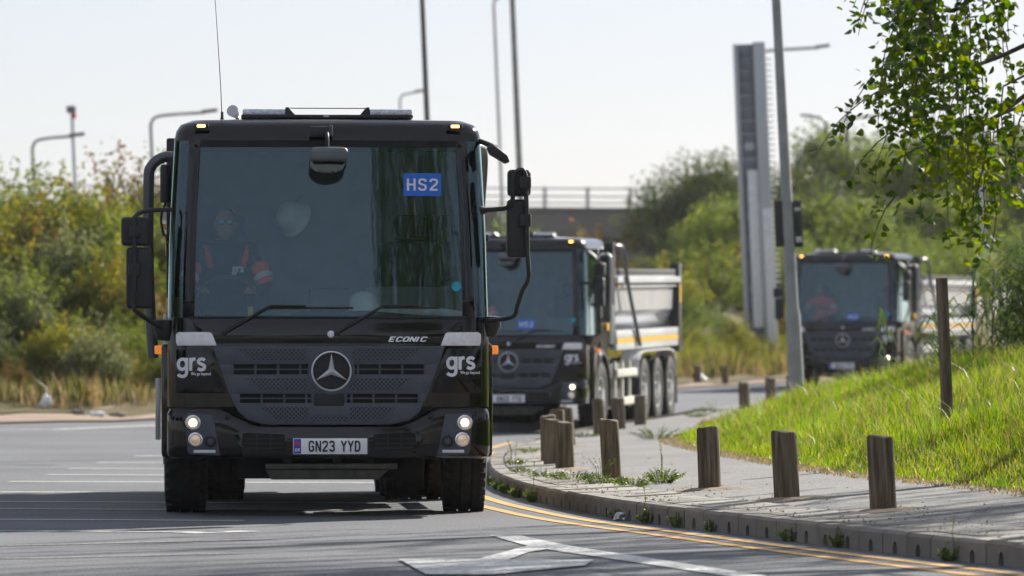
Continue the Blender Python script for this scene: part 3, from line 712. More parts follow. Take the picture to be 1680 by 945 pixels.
    for s in (1, -1):
        vent = prism('bumper_vent', [(s*.325, .475), (s*.60, .495), (s*.635, .525), (s*.63, .60), (s*.60, .612), (s*.325, .60)], -.012, -.006, MT['cavity'], bump, 0, on_b(0))
        for zz in (.50, .535, .57): box('vent_slat', s*.33, s*(.60 if zz < .51 else .63), -.017, -.010, zz-.005, zz+.005, B_, vent, 0, on_b(0))
        box('vent_slat', s*.42, s*.432, -.016, -.010, .482, .603, B_, vent, 0, on_b(0)); box('vent_slat', s*.52, s*.532, -.016, -.010, .487, .606, B_, vent, 0, on_b(0))
        lc = prism('lamp_cluster', [(s*.79, .445), (s*1.015, .455), (s*1.03, .48), (s*1.045, .73), (s*1.025, .755), (s*.845, .745)], -.008, .02, MT['satin'], T, .008, on_b(0))
        def lamp(nm, cx, cz, r, bm_, lm):
            y = by(cx)-.010
            o = MB().lathe([(r+.012, .005), (r+.010, -.010), (r, -.012), (r-.004, .004)], 'y', (cx, y, cz), 28).build(nm+'_bezel', bm_, lc)
            ln = MB().lathe([(r-.003, .002), (r*.7, -.005), (r*.3, -.008), (0, -.009)], 'y', (cx, y-.002, cz), 24).build(nm, MT['lamp2'] if lm is MT['lamp'] else lm, lc)
            if lm is MT['lamp']: MB().lathe([(r*.62, -.006), (r*.5, -.012), (0, -.014)], 'y', (cx, y-.002, cz), 20).build('bulb', lm, lc)
            return ln
        lamp('headlamp', s*.99, .685, .046, MT['chrome'], MT['lamp'])
        lamp('main_beam_lamp', s*.972, .562, .043, MT['chrome'], MT['lamp2'])
        lamp('blanking_disc', s*.862, .547, .033, B_, MT['satin'])
        box('running_light', s*.825, s*.985, -.014, 0, .465, .487, MT['led'], lc, .004, on_b(0))
        MB().lathe([(.02, .01), (.02, -.014), (0, -.016)], 'y', (s*.735, by(.735)-.005, .735), 12).build('tow_eye_cap', B_, bump)
    # ---- number plate
    pl = box('number_plate', -.275, .290, -.030, -.010, .448, .580, B_, T, .006, on_b(0))
    box('plate_face', -.262, .277, -.034, -.028, .456, .572, MT['plate'], pl, .003, on_b(0))
    box('plate_band', -.258, -.205, -.0365, -.033, .460, .568, MT['plateblue'], pl, .002, on_b(0))
    box('plate_flag', -.250, -.213, -.0385, -.036, .520, .545, MT['red'], pl, 0, on_b(0))
    strokes('plate_country', 'UK', .024, .18, MT['plate'], pl, lambda u, v, e: (u-.2315, by(0)-.0385-e, v+.487), .95, .3)
    # ---- step bar, radiator pipe, underbody
    box('step_bar', -.46, .50, .02, .20, .345, .385, MT['worn'], T, .006)
    prism('underrun_panel', [(-.42, .268), (.36, .268), (.44, .34), (-.46, .34)], .06, .12, MT['worn'], T, .006)
    box('shade_backing', -.66, .70, .34, .40, .27, .56, MT['cavity'], T, .01)  # black panel added: paints the shade in the gap under the bumper
    for px_ in (-.30, .06, .30): box('bar_bracket', px_-.03, px_+.03, .04, .16, .38, .46, MT['dark'], T, .004)
    MB().tube([(x, -.035+.04*x*x, .653-.012*(1-abs(x))) for x in [-.62+i*.062 for i in range(21)]], .006, 6).build('trim_wire', MT['chrome'], T)
    box('front_crossmember', -.75, .75, .3, .6, .42, .62, MT['dark'], T, .02)
    box('front_axle', -.95, .95, 1.33, 1.47, .40, .52, MT['dark'], T, .02)
    for s in (1, -1):
        box('chassis_rail', s*.36, s*.44, .3, 9.0, .62, .92, MT['dark'], T, .01)
        box('spring_pack', s*.52, s*.60, .8, 2.0, .46, .54, MT['dark'], T, .01)
    box('engine_sump', -.34, .34, .75, 1.9, .42, .85, MT['dark'], T, .03)
    for y in (5.3, 6.65, 8.0): box('rear_axle', -.6, .6, y-.1, y+.1, .38, .62, MT['dark'], T, .04)
    # ---- wheels
    def wheel(x, y, s):
        w = link('wheel', RIM, T); w.location = (x, y, .52); w.rotation_euler = (0, 0, 0 if s > 0 else math.pi)
        link('tyre', TYRE, w); link('wheel_nuts', NUTS, w)
    for s in (1, -1):
        wheel(s*1.045, 1.4, s)
        for y in (5.3, 6.65, 8.0):
            wheel(s*1.075, y, s); wheel(s*.735, y, s)
    # ---- wheel arches and side skirts
    for s in (1, -1):
        m = MB(); n_ = 14
        prof = [(1.0, .60), (1.215, .60), (1.222, .615), (1.222, .655), (1.2, .68), (1.0, .68)]
        Vv = []
        for k in range(n_+1):
            q = math.pi*(-.06+1.16*k/n_)
            for x, r in prof: Vv.append((s*x, 1.4-math.cos(q)*r*1.02, .55+math.sin(q)*r))
        F = [(k*6+i, k*6+(i+1) % 6, (k+1)*6+(i+1) % 6, (k+1)*6+i) for k in range(n_) for i in range(6)]+[tuple(range(6)), tuple(n_*6+i for i in range(6))]
        m.add(Vv, F).build('wheel_arch', P_, T, sm=40)
        MB().box(s*1.17-.055, s*1.17+.055, .55, .80, .42, 1.27).build('side_skirt', P_, T, .045, 3)
        box('entry_step', s*.95, s*1.18, 1.9, 2.3, .30, .78, B_, T, .02)
        box('side_indicator', s*1.205, s*1.275, .70, .80, 1.185, 1.25, MT['amber'], T, .012)
        box('arch_bracket', s*1.15, s*1.21, .70, .86, 1.12, 1.28, P_, T, .02)
        box('side_marker', s*1.165, s*1.19, .30, .36, 1.20, 1.235, B_, T, .006)
    # ---- roof furniture
    for s in (1, -1):
        mk = MB().box(s*.93-.055, s*.93+.055, .17, .21, 2.838, 2.872).build('roof_marker', B_, T, .01, proj=lambda c: (c.x, c.y+.02, c.z))
        MB().box(s*.93-.03, s*.93+.03, .165, .195, 2.845, 2.865).build('roof_marker_lens', MT['amberlit'], mk, .006, proj=lambda c: (c.x, c.y+.02, c.z))
    bar = box('light_bar', -.636, .631, .42, .70, 2.925, 2.95, B_, T, .01)
    for s in (1, -1):
        x0 = s*.30; box('beacon_lens', s*.31, s*.625, .43, .69, 2.948, 2.992, MT['beacon'], bar, .015)
        prism('beacon_bracket', [(s*.235, 2.945), (s*.285, 3.005), (s*.31, 3.005), (s*.315, 2.945)], .43, .69, B_, bar, .006)
        box('bar_foot', s*.47, s*.52, .5, .62, 2.88, 2.93, B_, bar, .005)
    tube('bar_wire', [(-.29, .5, 3.0), (.29, .5, 3.0)], .004, B_, bar, 6)
    box('bar_badge', -.03, .01, .412, .42, 2.932, 2.944, MT['silver'], bar, 0)
    tube('air_horn', [(-.65, .75, 2.90), (-.66, .72, 2.95), (-.70, .60, 2.985)], [.018, .022, .045], MT['silver'], T, 12, 4)
    an = tube('antenna', [(-.775, .9, 2.90), (-.79, .9, 3.25), (-.845, .9, 4.1)], [.004, .0035, .002], B_, T, 6, 4)
    MB().lathe([(.018, 2.88), (.016, 2.93), (.011, 2.95), (.010, 2.99), (0, 2.995)], 'z', (-.775, .9, 0), 10).build('antenna_base', B_, an)
    # ---- front mirror
    fm_ = box('mirror_mount', -.14, -.0, .10, .20, 2.775, 2.85, B_, T, .012)
    MB().box(.0, .03, .10, .19, 2.78, 2.86).build('mirror_cap', MT['satin'], fm_, .01)
    tube('mirror_stem', [(-.01, .12, 2.80), (-.012, .02, 2.78), (-.012, -.02, 2.70)], .014, B_, fm_, 8, 4)
    MB().box(-.137, .14, -.10, 0, 2.585, 2.695).build('front_mirror', MT['housing'], T, .045, 4, proj=lambda c: (c.x, c.y+.02, c.z-.25*abs(c.x)**2))
    MB().lathe([(0, 0), (.10, .002), (.125, .012), (.135, .03)], 'y', (0, 0, 0), 28).build('mirror_glass', MT['mirror2'], T, proj=lambda c: (c.x-.013, c.y*1.4-.075+.5*(c.z), c.z*.55+2.565))
    # ---- side mirrors
    def side_mirror(s, upper, lower, arms):
        (a0, a1, b0, b1), (c0, c1, d0, d1) = upper, lower
        m1 = MB().box(U(a0), U(a1), -.02, .12, V_(b1), V_(b0)).build('wide_angle_mirror', B_, T, .035, 3)
        m2 = MB().box(U(c0), U(c1), -.02, .14, V_(d1), V_(d0)).build('main_mirror', B_, T, .035, 3)
        MB().box(U(a0)+.02, U(a1)-.02, .118, .124, V_(b1)+.02, V_(b0)-.02).build('mirror_glass', MT['mirror'], m1, 0)
        MB().box(U(c0)+.02, U(c1)-.02, .138, .144, V_(d1)+.02, V_(d0)-.02).build('mirror_glass', MT['mirror'], m2, 0)
        for a in arms:
            tube('mirror_arm', [(U(x), y, V_(z)) for x, z, y in a], .017, B_, T, 8, 5)
        ux, lx = (a0+a1)/2, (c0+c1)/2
        xa = arms[1][0][0]
        for (mx, mz, mm) in ((xa, (b0+b1)/2, m1), (xa, d0+(d1-d0)*.36, m2)):
            MB().box(U(mx)-.045, U(mx)+.045, -.055, -.01, V_(mz)-.05, V_(mz)+.05).build('mirror_clamp', B_, mm, .02)
    side_mirror(-1, (200, 247, 360, 407), (208, 250, 410, 510), [
        [(283, 347, .16), (262, 348, .08), (236, 351, 0), (222, 361, -.04), (220, 372, -.04)],
        [(222, 366, -.04), (222, 400, -.04), (222, 450, -.04), (221, 506, -.04), (226, 515, -.03), (245, 529, .04), (266, 541, .12)]])
    side_mirror(1, (834, 872, 281, 325), (833, 868, 330, 426), [
        [(793, 347, .16), (815, 346, .08), (832, 344, 0), (841, 333, -.04), (842, 300, -.04), (848, 285, -.04), (858, 282, -.04), (863, 292, -.04)],
        [(862, 290, -.04), (864, 330, -.04), (866, 420, -.04), (868, 458, -.04), (858, 480, -.02), (850, 505, 0), (844, 522, .03), (818, 528, .1), (800, 530, .14)]])
    for s, px in ((-1, 270), (1, 806)):
        MB().lathe([(.0, -.10), (.05, -.095), (.085, -.02), (.085, .05), (.05, .055), (0, .056)], 'z', (U(px), .22, V_(540 if s < 0 else 534)), 16).build('mirror_pivot', B_, T)
        MB().lathe([(.045, 0), (.035, .05), (.018, .09)], 'x', (s*1.08, .25, V_(347)), 12).build('mirror_socket', B_, T)
    # kerb mirror, door side: high at the corner
    tube('kerb_mirror_arm', [(1.10, .35, 2.76), (1.17, .28, 2.73), (1.23, .22, 2.70)], .02, B_, T, 8, 4)
    prism('kerb_mirror', [(U(801), V_(243)), (U(811), V_(238)), (U(835), V_(257)), (U(839), V_(268)), (U(832), V_(270)), (U(806), V_(255))], .10, .26, B_, T, .012)
    # ---- snorkel, filters and tubes behind the cab
    tube('intake_pipe', [(-1.12, 2.22, V_(243)), (-1.22, 2.22, V_(243)), (-1.31, 2.22, V_(258)), (-1.335, 2.22, V_(290)), (-1.335, 2.22, V_(450)), (-1.30, 2.22, V_(590))], .042, MT['darkpipe'], T, 12, 5)
    tube('exhaust_stack', [(1.12, 2.22, V_(250)), (1.165, 2.22, V_(256)), (1.19, 2.22, V_(275)), (1.19, 2.22, V_(420)), (1.175, 2.22, V_(560))], .03, MT['silver'], T, 12, 5)
    cm = MB().lathe([(0, 0), (.038, .005), (.042, .02), (.042, .27), (.036, .29), (0, .295)], 'z', (-1.20, 1.7, V_(326)), 16).build('camera_housing', B_, T)
    tube('camera_cable', [(-1.2, 1.7, V_(325)), (-1.235, 1.7, V_(350)), (-1.22, 1.7, V_(378)), (-1.19, 1.7, V_(390)), (-1.18, 1.7, V_(470))], .011, B_, cm, 6, 5)
    MB().box(-1.205, -1.165, 2.1, 2.2, 1.94, 2.05).build('yellow_tag', MT['yellow'], T, .01)
    # ---- tipper body
    tip = MB()
    sec = [(1.20, 2.34), (1.20, 2.23), (1.15, 2.2), (1.13, 1.80), (1.0, 1.53), (.9, 1.40), (.85, 1.30)]
    Y0, Y1 = 2.62, 8.95
    Vv = []; loop = [(x, z) for x, z in sec]+[(-x, z) for x, z in sec[::-1]]
    inner = [(-x*.95, z+.05) for x, z in sec]+[(x*.95, z+.05) for x, z in sec[::-1]]
    allp = loop+inner; n = len(allp)
    F = [(i, (i+1) % n, (i+1) % n+n, i+n) for i in range(n)]
    tb_ = MB().add([(x, Y0, z) for x, z in allp]+[(x, Y1, z) for x, z in allp], F).build('tipper_body', MT['greypaint'], T, sm=20)
    box('headboard', -1.2, 1.2, 2.45, 2.60, 1.25, 2.86, B_, T, .02)
    mesh('tailgate', [(-1.19, Y1, 1.3), (1.19, Y1, 1.3), (1.19, Y1+.06, 2.4), (-1.19, Y1+.06, 2.4)], [(0, 1, 2, 3)], MT['greypaint'], T)
    tube('sheet_roll', [(0, Y0-.0, 2.44), (0, Y1, 2.44)], .0, B_, T) if False else None
    for s in (1, -1):
        box('top_rail', s*1.16, s*1.245, Y0, Y1, 2.235, 2.33, MT['white'], tb_, .012)
        box('sheet_rail', s*1.10, s*1.19, Y0, Y1-.2, 2.36, 2.45, B_, tb_, .015)
        box('upper_bead', s*1.155, s*1.205, Y0, Y1, 2.165, 2.195, MT['white'], tb_, .006)
        mesh('side_panel', [(s*1.158, Y0+.08, 2.15), (s*1.158, Y1-.3, 2.15), (s*1.14, Y1-.3, 1.80), (s*1.14, Y0+.02, 1.80)], [(0, 1, 2, 3)], MT['panel'], tb_)
        box('lower_rail', s*1.08, s*1.225, Y0-.05, Y1, 1.385, 1.50, MT['white'], tb_, .015)
        box('reflective_stripe', s*1.222, s*1.2275, Y0, Y1-.1, 1.300, 1.378, MT['yellow'], tb_, 0)
        box('lower_skirt', s*1.10, s*1.222, Y0+.0, Y1-.1, 1.20, 1.382, MT['white'], tb_, .01)
        box('rear_post', s*1.08, s*1.24, Y1-.16, Y1+.10, 1.10, 2.55, B_, tb_, .02)
        box('post_tape', s*1.238, s*1.246, Y1-.12, Y1+.02, 1.9, 2.2, MT['yellow'], tb_, 0)
        box('post_tape', s*1.19, s*1.247, Y0+.02, Y0+.12, 2.16, 2.20, MT['yellow'], tb_, 0)
        box('corner_tread', s*1.0, s*1.2, 1.86, 2.04, 1.50, 1.62, MT['yellow'], T, .02)
        g1 = box('side_guard', s*1.16, s*1.21, 2.75, 4.62, .78, .90, MT['cream'], T, .012)
        box('guard_rail', s*1.16, s*1.21, 2.55, 4.62, .34, .46, MT['cream'], g1, .012)
        for y in (2.8, 3.5, 4.2): box('guard_post', s*1.12, s*1.165, y, y+.08, .3, 1.02, MT['cream'], g1, .006)
        box('fuel_tank', s*.5, s*1.05, 2.9, 4.4, .42, 1.0, MT['dark'], T, .06)
        m = MB(); prof = [(.92, 0), (1.225, 0), (1.225, .03), (.92, .03)]; Vv = []; path = [(4.66, .75), (4.75, 1.0), (5.0, 1.12), (5.5, 1.14), (7.8, 1.14), (8.3, 1.10), (8.55, .95), (8.62, .7)]
        for k, (y, z) in enumerate(path):
            for x, h in prof: Vv.append((s*x, y, z+h))
        F = [(k*4+i, k*4+(i+1) % 4, (k+1)*4+(i+1) % 4, (k+1)*4+i) for k in range(len(path)-1) for i in range(4)]
        m.add(Vv, F).build('rear_mudguard', MT['white'], T, sm=40)
        box('mud_flap', s*.92, s*1.22, 8.66, 8.68, .25, .75, B_, T, 0)
    tube('sheeting_arm', [(1.15, 2.55, 2.75), (1.22, 2.62, 2.80), (1.28, 2.9, 2.72), (1.27, 3.4, 2.2), (1.26, 4.6, 1.25)], .032, MT['darkpipe'], T, 8, 6)
    MB().lathe([(0, 0), (.09, 0), (.10, .04), (.10, 1.2), (.07, 1.22), (0, 1.22)], 'z', (0, 2.32, .9), 14).build('hydraulic_ram', MT['dark'], T)
    MB().lathe([(0, 0), (.05, .0), (.055, .03), (.055, .55), (.04, .6), (0, .6)], 'z', (1.17, 2.33, 1.3), 12).build('air_filter', MT['silver'], T)
    box('silver_side_box', -1.305, -1.262, 4.7, 4.72, .50, 1.0, MT['silver'], T, .004)
    return T
MT['panel'] = pmat('off white panel paint', (.55, .56, .58), .25, 0, .5, .08, 1.5)
MT['worn'] = pmat('worn painted steel', (.075, .07, .058), .5, .2, 0, .3, 14, .2, 60)
MT['housing'] = pmat('grey mirror housing', (.11, .12, .135), .5)
MT['beacon'] = pmat('clear beacon lens', (.62, .65, .72), .12, .2, .6, .3, 40)
MT['mirror2'] = pmat('dusty mirror glass', (.10, .11, .10), .08, 1)
MT['darkpipe'] = pmat('grey painted pipe', (.10, .105, .115), .35, .4)
truck = make_truck()
def plate_text(T, s):
    pl = [c for c in T.children if c.name.startswith('number_plate')][0]
    strokes('plate_characters', s, .079, .175, MT['ink'], pl, lambda u, v, e: (u+.038, -.085-.0365-e, v+.514), .80, .17)
def sticker(T, x, z, s=1.0):
    o = mesh('site_sticker', [(x+a*.138*s, fy(x+a*.138*s, z+b*.084*s)-.006, z+b*.084*s) for a, b in ((-1, -1), (1, -1), (1, 1), (-1, 1))], [(0, 1, 2, 3)], MT['blue'], T)
    strokes('sticker_lettering', 'HS2', .088*s, .16, MT['letter'], o, lambda u, v, e: (x+u, fy(x+u, z+v)-.009-e, z+v), 1.12, .22)
def roundel(T, x, z):
    MB().lathe([(.036, 0), (0, -.001)], 'y', (0, 0, 0), 24).build('round_sticker', MT['teal'], T, proj=lambda c: (c.x+x, fy(x+c.x, z+c.z)-.006, c.z+z))
def place_truck(T, x, y, yaw):
    d = Vector((-math.sin(R(yaw)), math.cos(R(yaw))))
    za, zb = prof(y+d.y*1.4), prof(y+d.y*6.65); sl = (zb-za)/5.25
    T.location = (x, y, za-sl*1.4); T.rotation_euler = (math.atan(sl), 0, R(yaw))
truck2 = copy_tree(truck); truck3 = copy_tree(truck)
place_truck(truck, -1.335, 40, 3.2); place_truck(truck2, -.06, 82, -10.5); place_truck(truck3, 7.05, 117, -15.5)
plate_text(truck, 'GN23 YYD'); plate_text(truck2, 'GN22 YTG'); plate_text(truck3, 'GN23 YYC')
sticker(truck, U(695), V_(305)); sticker(truck2, .28, 1.62, .9); sticker(truck3, .22, 1.56, .9)
roundel(truck, U(750), V_(473)); roundel(truck2, U(760), V_(473)); roundel(truck3, U(760), V_(490))
tag(truck, 'nearest black tipper lorry, sharp, facing the camera with headlamps on, plate GN23 YYD', 'lorry', 'black tipper lorries in convoy')
tag(truck2, 'middle black tipper lorry of the convoy, partly hidden behind the nearest lorry', 'lorry', 'black tipper lorries in convoy')
tag(truck3, 'farthest black tipper lorry, blurred, beyond the grass bank on the right', 'lorry', 'black tipper lorries in convoy')

# ------------------------------------------------------------------ foliage
NR_ = np.random.default_rng(7)
def unit(v): return v/np.maximum(np.linalg.norm(v, axis=1, keepdims=True), 1e-9)
def leaf_mesh(name, c, nrm, size, mat, asp=.55, jit=.8, hang=0):
    """one folded diamond for each leaf"""
    N = len(c); nrm = unit(nrm+NR_.normal(0, jit, (N, 3)))
    a = unit(np.cross(nrm, NR_.normal(0, 1, (N, 3))))
    if hang: a = unit(a*(1-hang)+np.array([0, 0, -1.0])*hang)
    b = unit(np.cross(nrm, a)); s = size[:, None]
    V = np.stack([c-a*s*.5, c+b*s*asp*.5-nrm*s*.06, c+a*s*.5, c-b*s*asp*.5-nrm*s*.06], 1).reshape(-1, 3)
    return fast_mesh(name, V, np.arange(4*N), np.full(N, 4), mat)
def crown_points(n, rx, rz, clumps, tight=.42, flat=0):
    """leaves gathered in clumps that sit towards the outside of an uneven dome"""
    u = unit(NR_.normal(0, 1, (clumps, 3))); u[:, 2] = np.abs(u[:, 2])*(.9)-.12
    rad = NR_.uniform(.45, 1.0, clumps)[:, None]
    cc = u*rad*np.array([rx, rx, rz]); cr = NR_.uniform(.6, 1.25, clumps)*tight*min(rx, rz)
    k = NR_.integers(0, clumps, n); v = unit(NR_.normal(0, 1, (n, 3))); r = NR_.uniform(0, 1, n)[:, None]**.45
    p = cc[k]+v*r*cr[k][:, None]*np.array([1, 1, .8]); p[:, 2] = np.maximum(p[:, 2], -rz*.35)
    return p, v+cc[k]/np.array([rx, rx, rz])*.6
GREENS = {
    'olive': [(.045, .07, .012), (.075, .105, .02), (.11, .125, .03)],
    'green': [(.04, .062, .016), (.068, .095, .024), (.10, .125, .034)],
    'dark': [(.028, .042, .014), (.046, .062, .02), (.072, .082, .026)],
    'yellow': [(.065, .09, .016), (.11, .125, .022), (.18, .15, .03)],
    'rust': [(.06, .065, .02), (.095, .075, .025), (.15, .085, .03)],
    'grey': [(.045, .062, .025), (.075, .09, .04), (.15, .15, .08)],
}
for k, c in GREENS.items(): MT['leaf_'+k] = leafmat('leaves '+k, [tuple(min(.5, q*1.35) for q in cc) for cc in c], .5, .04)
MT['bark'] = pmat('grey brown bark', (.075, .06, .045), .9, 0, 0, .3, 8, .6, 30)
MT['birchbark'] = pmat('pale birch bark', (.32, .29, .25), .8, 0, 0, .5, 6, .5, 20)
def stems_mesh(name, h, n, spread, r, mat):
    m = MB(); rr = random.Random(n*7+int(h*10))
    for i in range(n):
        a = rr.uniform(0, 6.283); s = spread*rr.uniform(.3, 1)
        m.tube([(0, 0, -.25), (s*.3*math.cos(a), s*.3*math.sin(a), h*.4), (s*math.cos(a), s*math.sin(a), h*rr.uniform(.8, 1))], [r, r*.7, r*.25], 5)
    o = m.build(name, mat); me = o.data; bpy.data.objects.remove(o); return me
SHRUBS = {}
for i, k in enumerate(['olive', 'green', 'dark', 'yellow', 'rust', 'grey']):
    for j in range(2):
        p, n = crown_points(4300, 1.2, 1.05, 24+6*j, .5)
        # ragged shoots standing out of the crown
        sh = unit(NR_.normal(0, 1, (46, 3))+np.array([0, 0, .9])); q = NR_.integers(0, 46, 1300); tt = NR_.uniform(.5, 1.0, 1300)[:, None]
        p2 = sh[q]*tt*np.array([1.55, 1.55, 1.75])*NR_.uniform(.7, 1.05, 46)[q][:, None]+NR_.normal(0, .05, (1300, 3)); p2[:, 2] = np.maximum(p2[:, 2], -.4)
        p = np.concatenate([p, p2]); n = np.concatenate([n, NR_.normal(0, 1, (1300, 3))])
        p[:, 2] += .75
        SHRUBS[k, j] = (leaf_mesh('crown', p, n, NR_.uniform(.05, .13, len(p)), MT['leaf_'+k], .5), stems_mesh('stems', 1.6, 7, .9, .03, MT['bark']))
def shrub(x, y, z, s, k, label, group, rz=0, sz=1.0, cat='shrub', name='shrub'):
    cr, st = SHRUBS[k]; o = empty(name, (x, y, z), (0, 0, rz)); o.scale = (s, s, s*sz)
    link('crown', cr, o); link('stems', st, o); return tag(o, label, cat, group)
rs = random.Random(21)
ORD = ['first', 'second', 'third', 'fourth', 'fifth', 'sixth', 'seventh', 'eighth', 'ninth', 'tenth', 'eleventh', 'twelfth', 'thirteenth', 'fourteenth']
WORD = {'olive': 'olive green', 'green': 'fresh green', 'dark': 'dark green', 'yellow': 'yellowing', 'rust': 'rust tinted', 'grey': 'pale grey green'}
# left bank: rows rising away from the verge
for row, (t, n, s0) in enumerate([(7.0, 13, .42), (8.5, 13, .55), (10, 13, .62), (11.7, 14, .68), (13.4, 14, .70), (15.4, 14, .74), (17.6, 14, .78), (20, 14, .84)]):
    for i in range(n):
        x = -10.6+i*(5.6/(n-1))+rs.uniform(-.3, .3)
        y = vy(x)+t+rs.uniform(-.9, .9)
        k = rs.choices(['olive', 'green', 'dark', 'yellow', 'rust', 'grey'], [[4, 1.5, 2, 4, 3, 2], [4, 1.5, 4, 3, 2, 2.4], [4, 2, 5, 3, 1.8, 2.4], [5, 2, 5, 3, 1.5, 1.6], [5, 2, 4, 3.5, 1.5, 1], [5, 2, 3, 4, 1.5, .6], [5, 2, 2, 4.5, 1.8, .6], [5, 2, 1.5, 4, 2.4, .6]][row])[0]
        where = ['at the foot of', 'low on', 'on the lower slope of', 'below the middle of', 'halfway up', 'above the middle of', 'on the upper slope of', 'along the top of'][row]
        shrub(x, y, vergez(x, y)-.1, s0*rs.uniform(.65, 1.25), (k, rs.randint(0, 1)), '%s shrub, %s from left %s the left embankment' % (WORD[k], ORD[i], where), 'shrubs on the left embankment', rs.uniform(0, 6.28), rs.uniform(.85, 1.25))
# bank beyond the middle lorry
for row, (t, n, s0) in enumerate([(13, 9, .7), (17, 10, .85), (22, 11, .95), (28, 10, 1.15)]):
    for i in range(n):
        x = (-1 if row < 3 else 5)+i*((13.5 if row < 3 else 9)/(n-1))+rs.uniform(-.5, .5)
        y = vy(x)+t+rs.uniform(-1.2, 1.2)
        k = rs.choices(['olive', 'green', 'dark', 'yellow', 'rust', 'grey'], [[3, 2, .5, 5, 1.5, 1], [3, 3, 1, 4, 2, .5], [3, 3, 1.5, 2, 3, .2], [3, 3, 2, 1.5, 3, .2]][row])[0]
        if k == 'rust' and x > 8: k = 'olive'
        where = ['at the roadside edge of', 'low on', 'halfway up', 'along the top of'][row]
        shrub(x, y, vergez(x, y)-.1, s0*rs.uniform(.8, 1.15), (k, rs.randint(0, 1)), '%s shrub, %s from left %s the far bank' % (WORD[k], ORD[i], where), 'shrubs on the bank beyond the middle lorry', rs.uniform(0, 6.28), rs.uniform(.8, 1.1))

# ---- trees: tapered trunk, limbs, leafy crown
def tree_meshes(h, rx, rz, zc, n, clumps, mat, size, seed, bark, lean=0):
    rr = random.Random(seed); m = MB(); r0 = h*.018+.03
    m.tube([(0, 0, -.3), (lean*.2, 0, h*.3), (lean*.5, .05, h*.6), (lean, 0, h*.92)], [r0*1.25, r0, r0*.65, r0*.15], 8)
    for i in range(12):
        a = rr.uniform(0, 6.28); z = h*rr.uniform(.28, .75); L_ = rx*rr.uniform(.5, .95)
        m.tube([(lean*z/h, 0, z), (L_*.5*math.cos(a), L_*.5*math.sin(a), z+L_*.35), (L_*math.cos(a), L_*math.sin(a), z+L_*.5)], [r0*.45, r0*.25, r0*.07], 5)
    o = m.build('trunk', bark); tm = o.data; bpy.data.objects.remove(o)
    p, nn = crown_points(n, rx, rz, clumps, .38); p[:, 2] += zc
    return tm, leaf_mesh('crown', p, nn, NR_.uniform(.6, 1.3, n)*size, mat, .5)
def tree(name, meshes, x, y, z, s, rz, label, group, cat='tree', sz=1):
    o = empty(name, (x, y, z), (0, 0, rz)); o.scale = (s, s, s*sz)
    link('trunk', meshes[0], o); link('crown', meshes[1], o); return tag(o, label, cat, group)
T1 = tree_meshes(8, 3.4, 3.4, 4.6, 17000, 60, MT['leaf_dark'], .19, 1, MT['bark'])
T2 = tree_meshes(8, 3.0, 3.2, 4.2, 16000, 54, MT['leaf_green'], .19, 2, MT['bark'])
T3 = tree_meshes(8, 3.2, 3.0, 4.2, 16000, 54, MT['leaf_olive'], .19, 3, MT['bark'])
TR = [  # x, y, scale, meshes, label
    (6.7, 196, .80, T1, 'tall dark green tree rising against the sky left of the grey pylon'),
    (8.6, 204, .95, T2, 'fresh green tree directly behind the left edge of the grey pylon'),
    (5.0, 188, .5, T1, 'small dark tree overlapping the end of the bridge railing'),
    (7.6, 178, .78, T3, 'olive tree in front of the bridge abutment left of the pylon'),
    (10.3, 182, .82, T3, 'olive tree around the foot of the grey pylon'),
    (12.6, 206, 1.02, T2, 'fresh green tree just right of the grey pylon'),
    (15.2, 198, .98, T3, 'olive tree above the roof of the farthest lorry'),
    (17.8, 205, 1.0, T2, 'fresh green tree behind the hanging birch branches'),
    (20.5, 200, 1.05, T3, 'olive tree at the right edge behind the birch'),
    (23.4, 204, 1.05, T1, 'dark tree at the far right edge behind the birch'),
    (7.4, 190, .75, T2, 'mid green tree filling the gap left of the pylon behind the shrubs'), (9.2, 188, .9, T1, 'dark tree close behind the grey pylon'), (11.6, 190, .85, T2, 'green tree between the pylon and the lamp column'),
    (14.2, 186, .85, T3, 'olive tree behind the farthest lorry roof'), (19.2, 190, .95, T2, 'green tree behind the drooping birch tips'), (22.2, 188, .95, T3, 'olive tree behind the reeds at the right edge'),
    (18.5, 128, .8, T1, 'dark tree out of the picture nearest the farthest lorry'), (20.3, 133.5, .85, T3, 'olive tree out of the picture behind the farthest lorry'), (21.8, 139, .9, T1, 'dark tree out of the picture at the end of the bend'),
    (17.6, 123, .7, T2, 'small green tree out of the picture beside the farthest lorry'), (24, 147, .9, T2, 'green tree out of the picture at the end of the bend'), (16.8, 117.5, .66, T3, 'small olive tree out of the picture by the footway'),
    (26.5, 168, .9, T2, 'first tree out of the picture right of the far tree line'), (31, 176, 1.0, T1, 'second tree out of the picture right of the far tree line'), (35.5, 165, .95, T3, 'third tree out of the picture right of the far tree line'),
    (40, 172, 1.0, T1, 'fourth tree out of the picture right of the far tree line'), (45, 162, 1.0, T2, 'fifth tree out of the picture right of the far tree line'), (51, 168, 1.1, T1, 'sixth tree out of the picture right of the far tree line'),
    (26, 140, .85, T1, 'dark tree out of the picture on the inside of the bend'), (24, 122, .8, T3, 'olive tree out of the picture on the inside of the bend'), (30, 130, .9, T2, 'green tree out of the picture on the inside of the bend'),
    (13.6, 178, .62, T3, 'low olive tree behind the farthest lorry cab'),
    (17.0, 176, .66, T2, 'low green tree behind the farthest lorry body'),
    (20.4, 172, .66, T3, 'low olive tree behind the reeds'),
]
for i, (x, y, s, me, lb) in enumerate(TR): tree('broadleaf_tree', me, x, y, prof(y)-.1, s, i*1.7, lb, 'trees beyond the road', sz=1.3 if i == 0 or (y > 195 and 12 < x < 25) else 1.05)

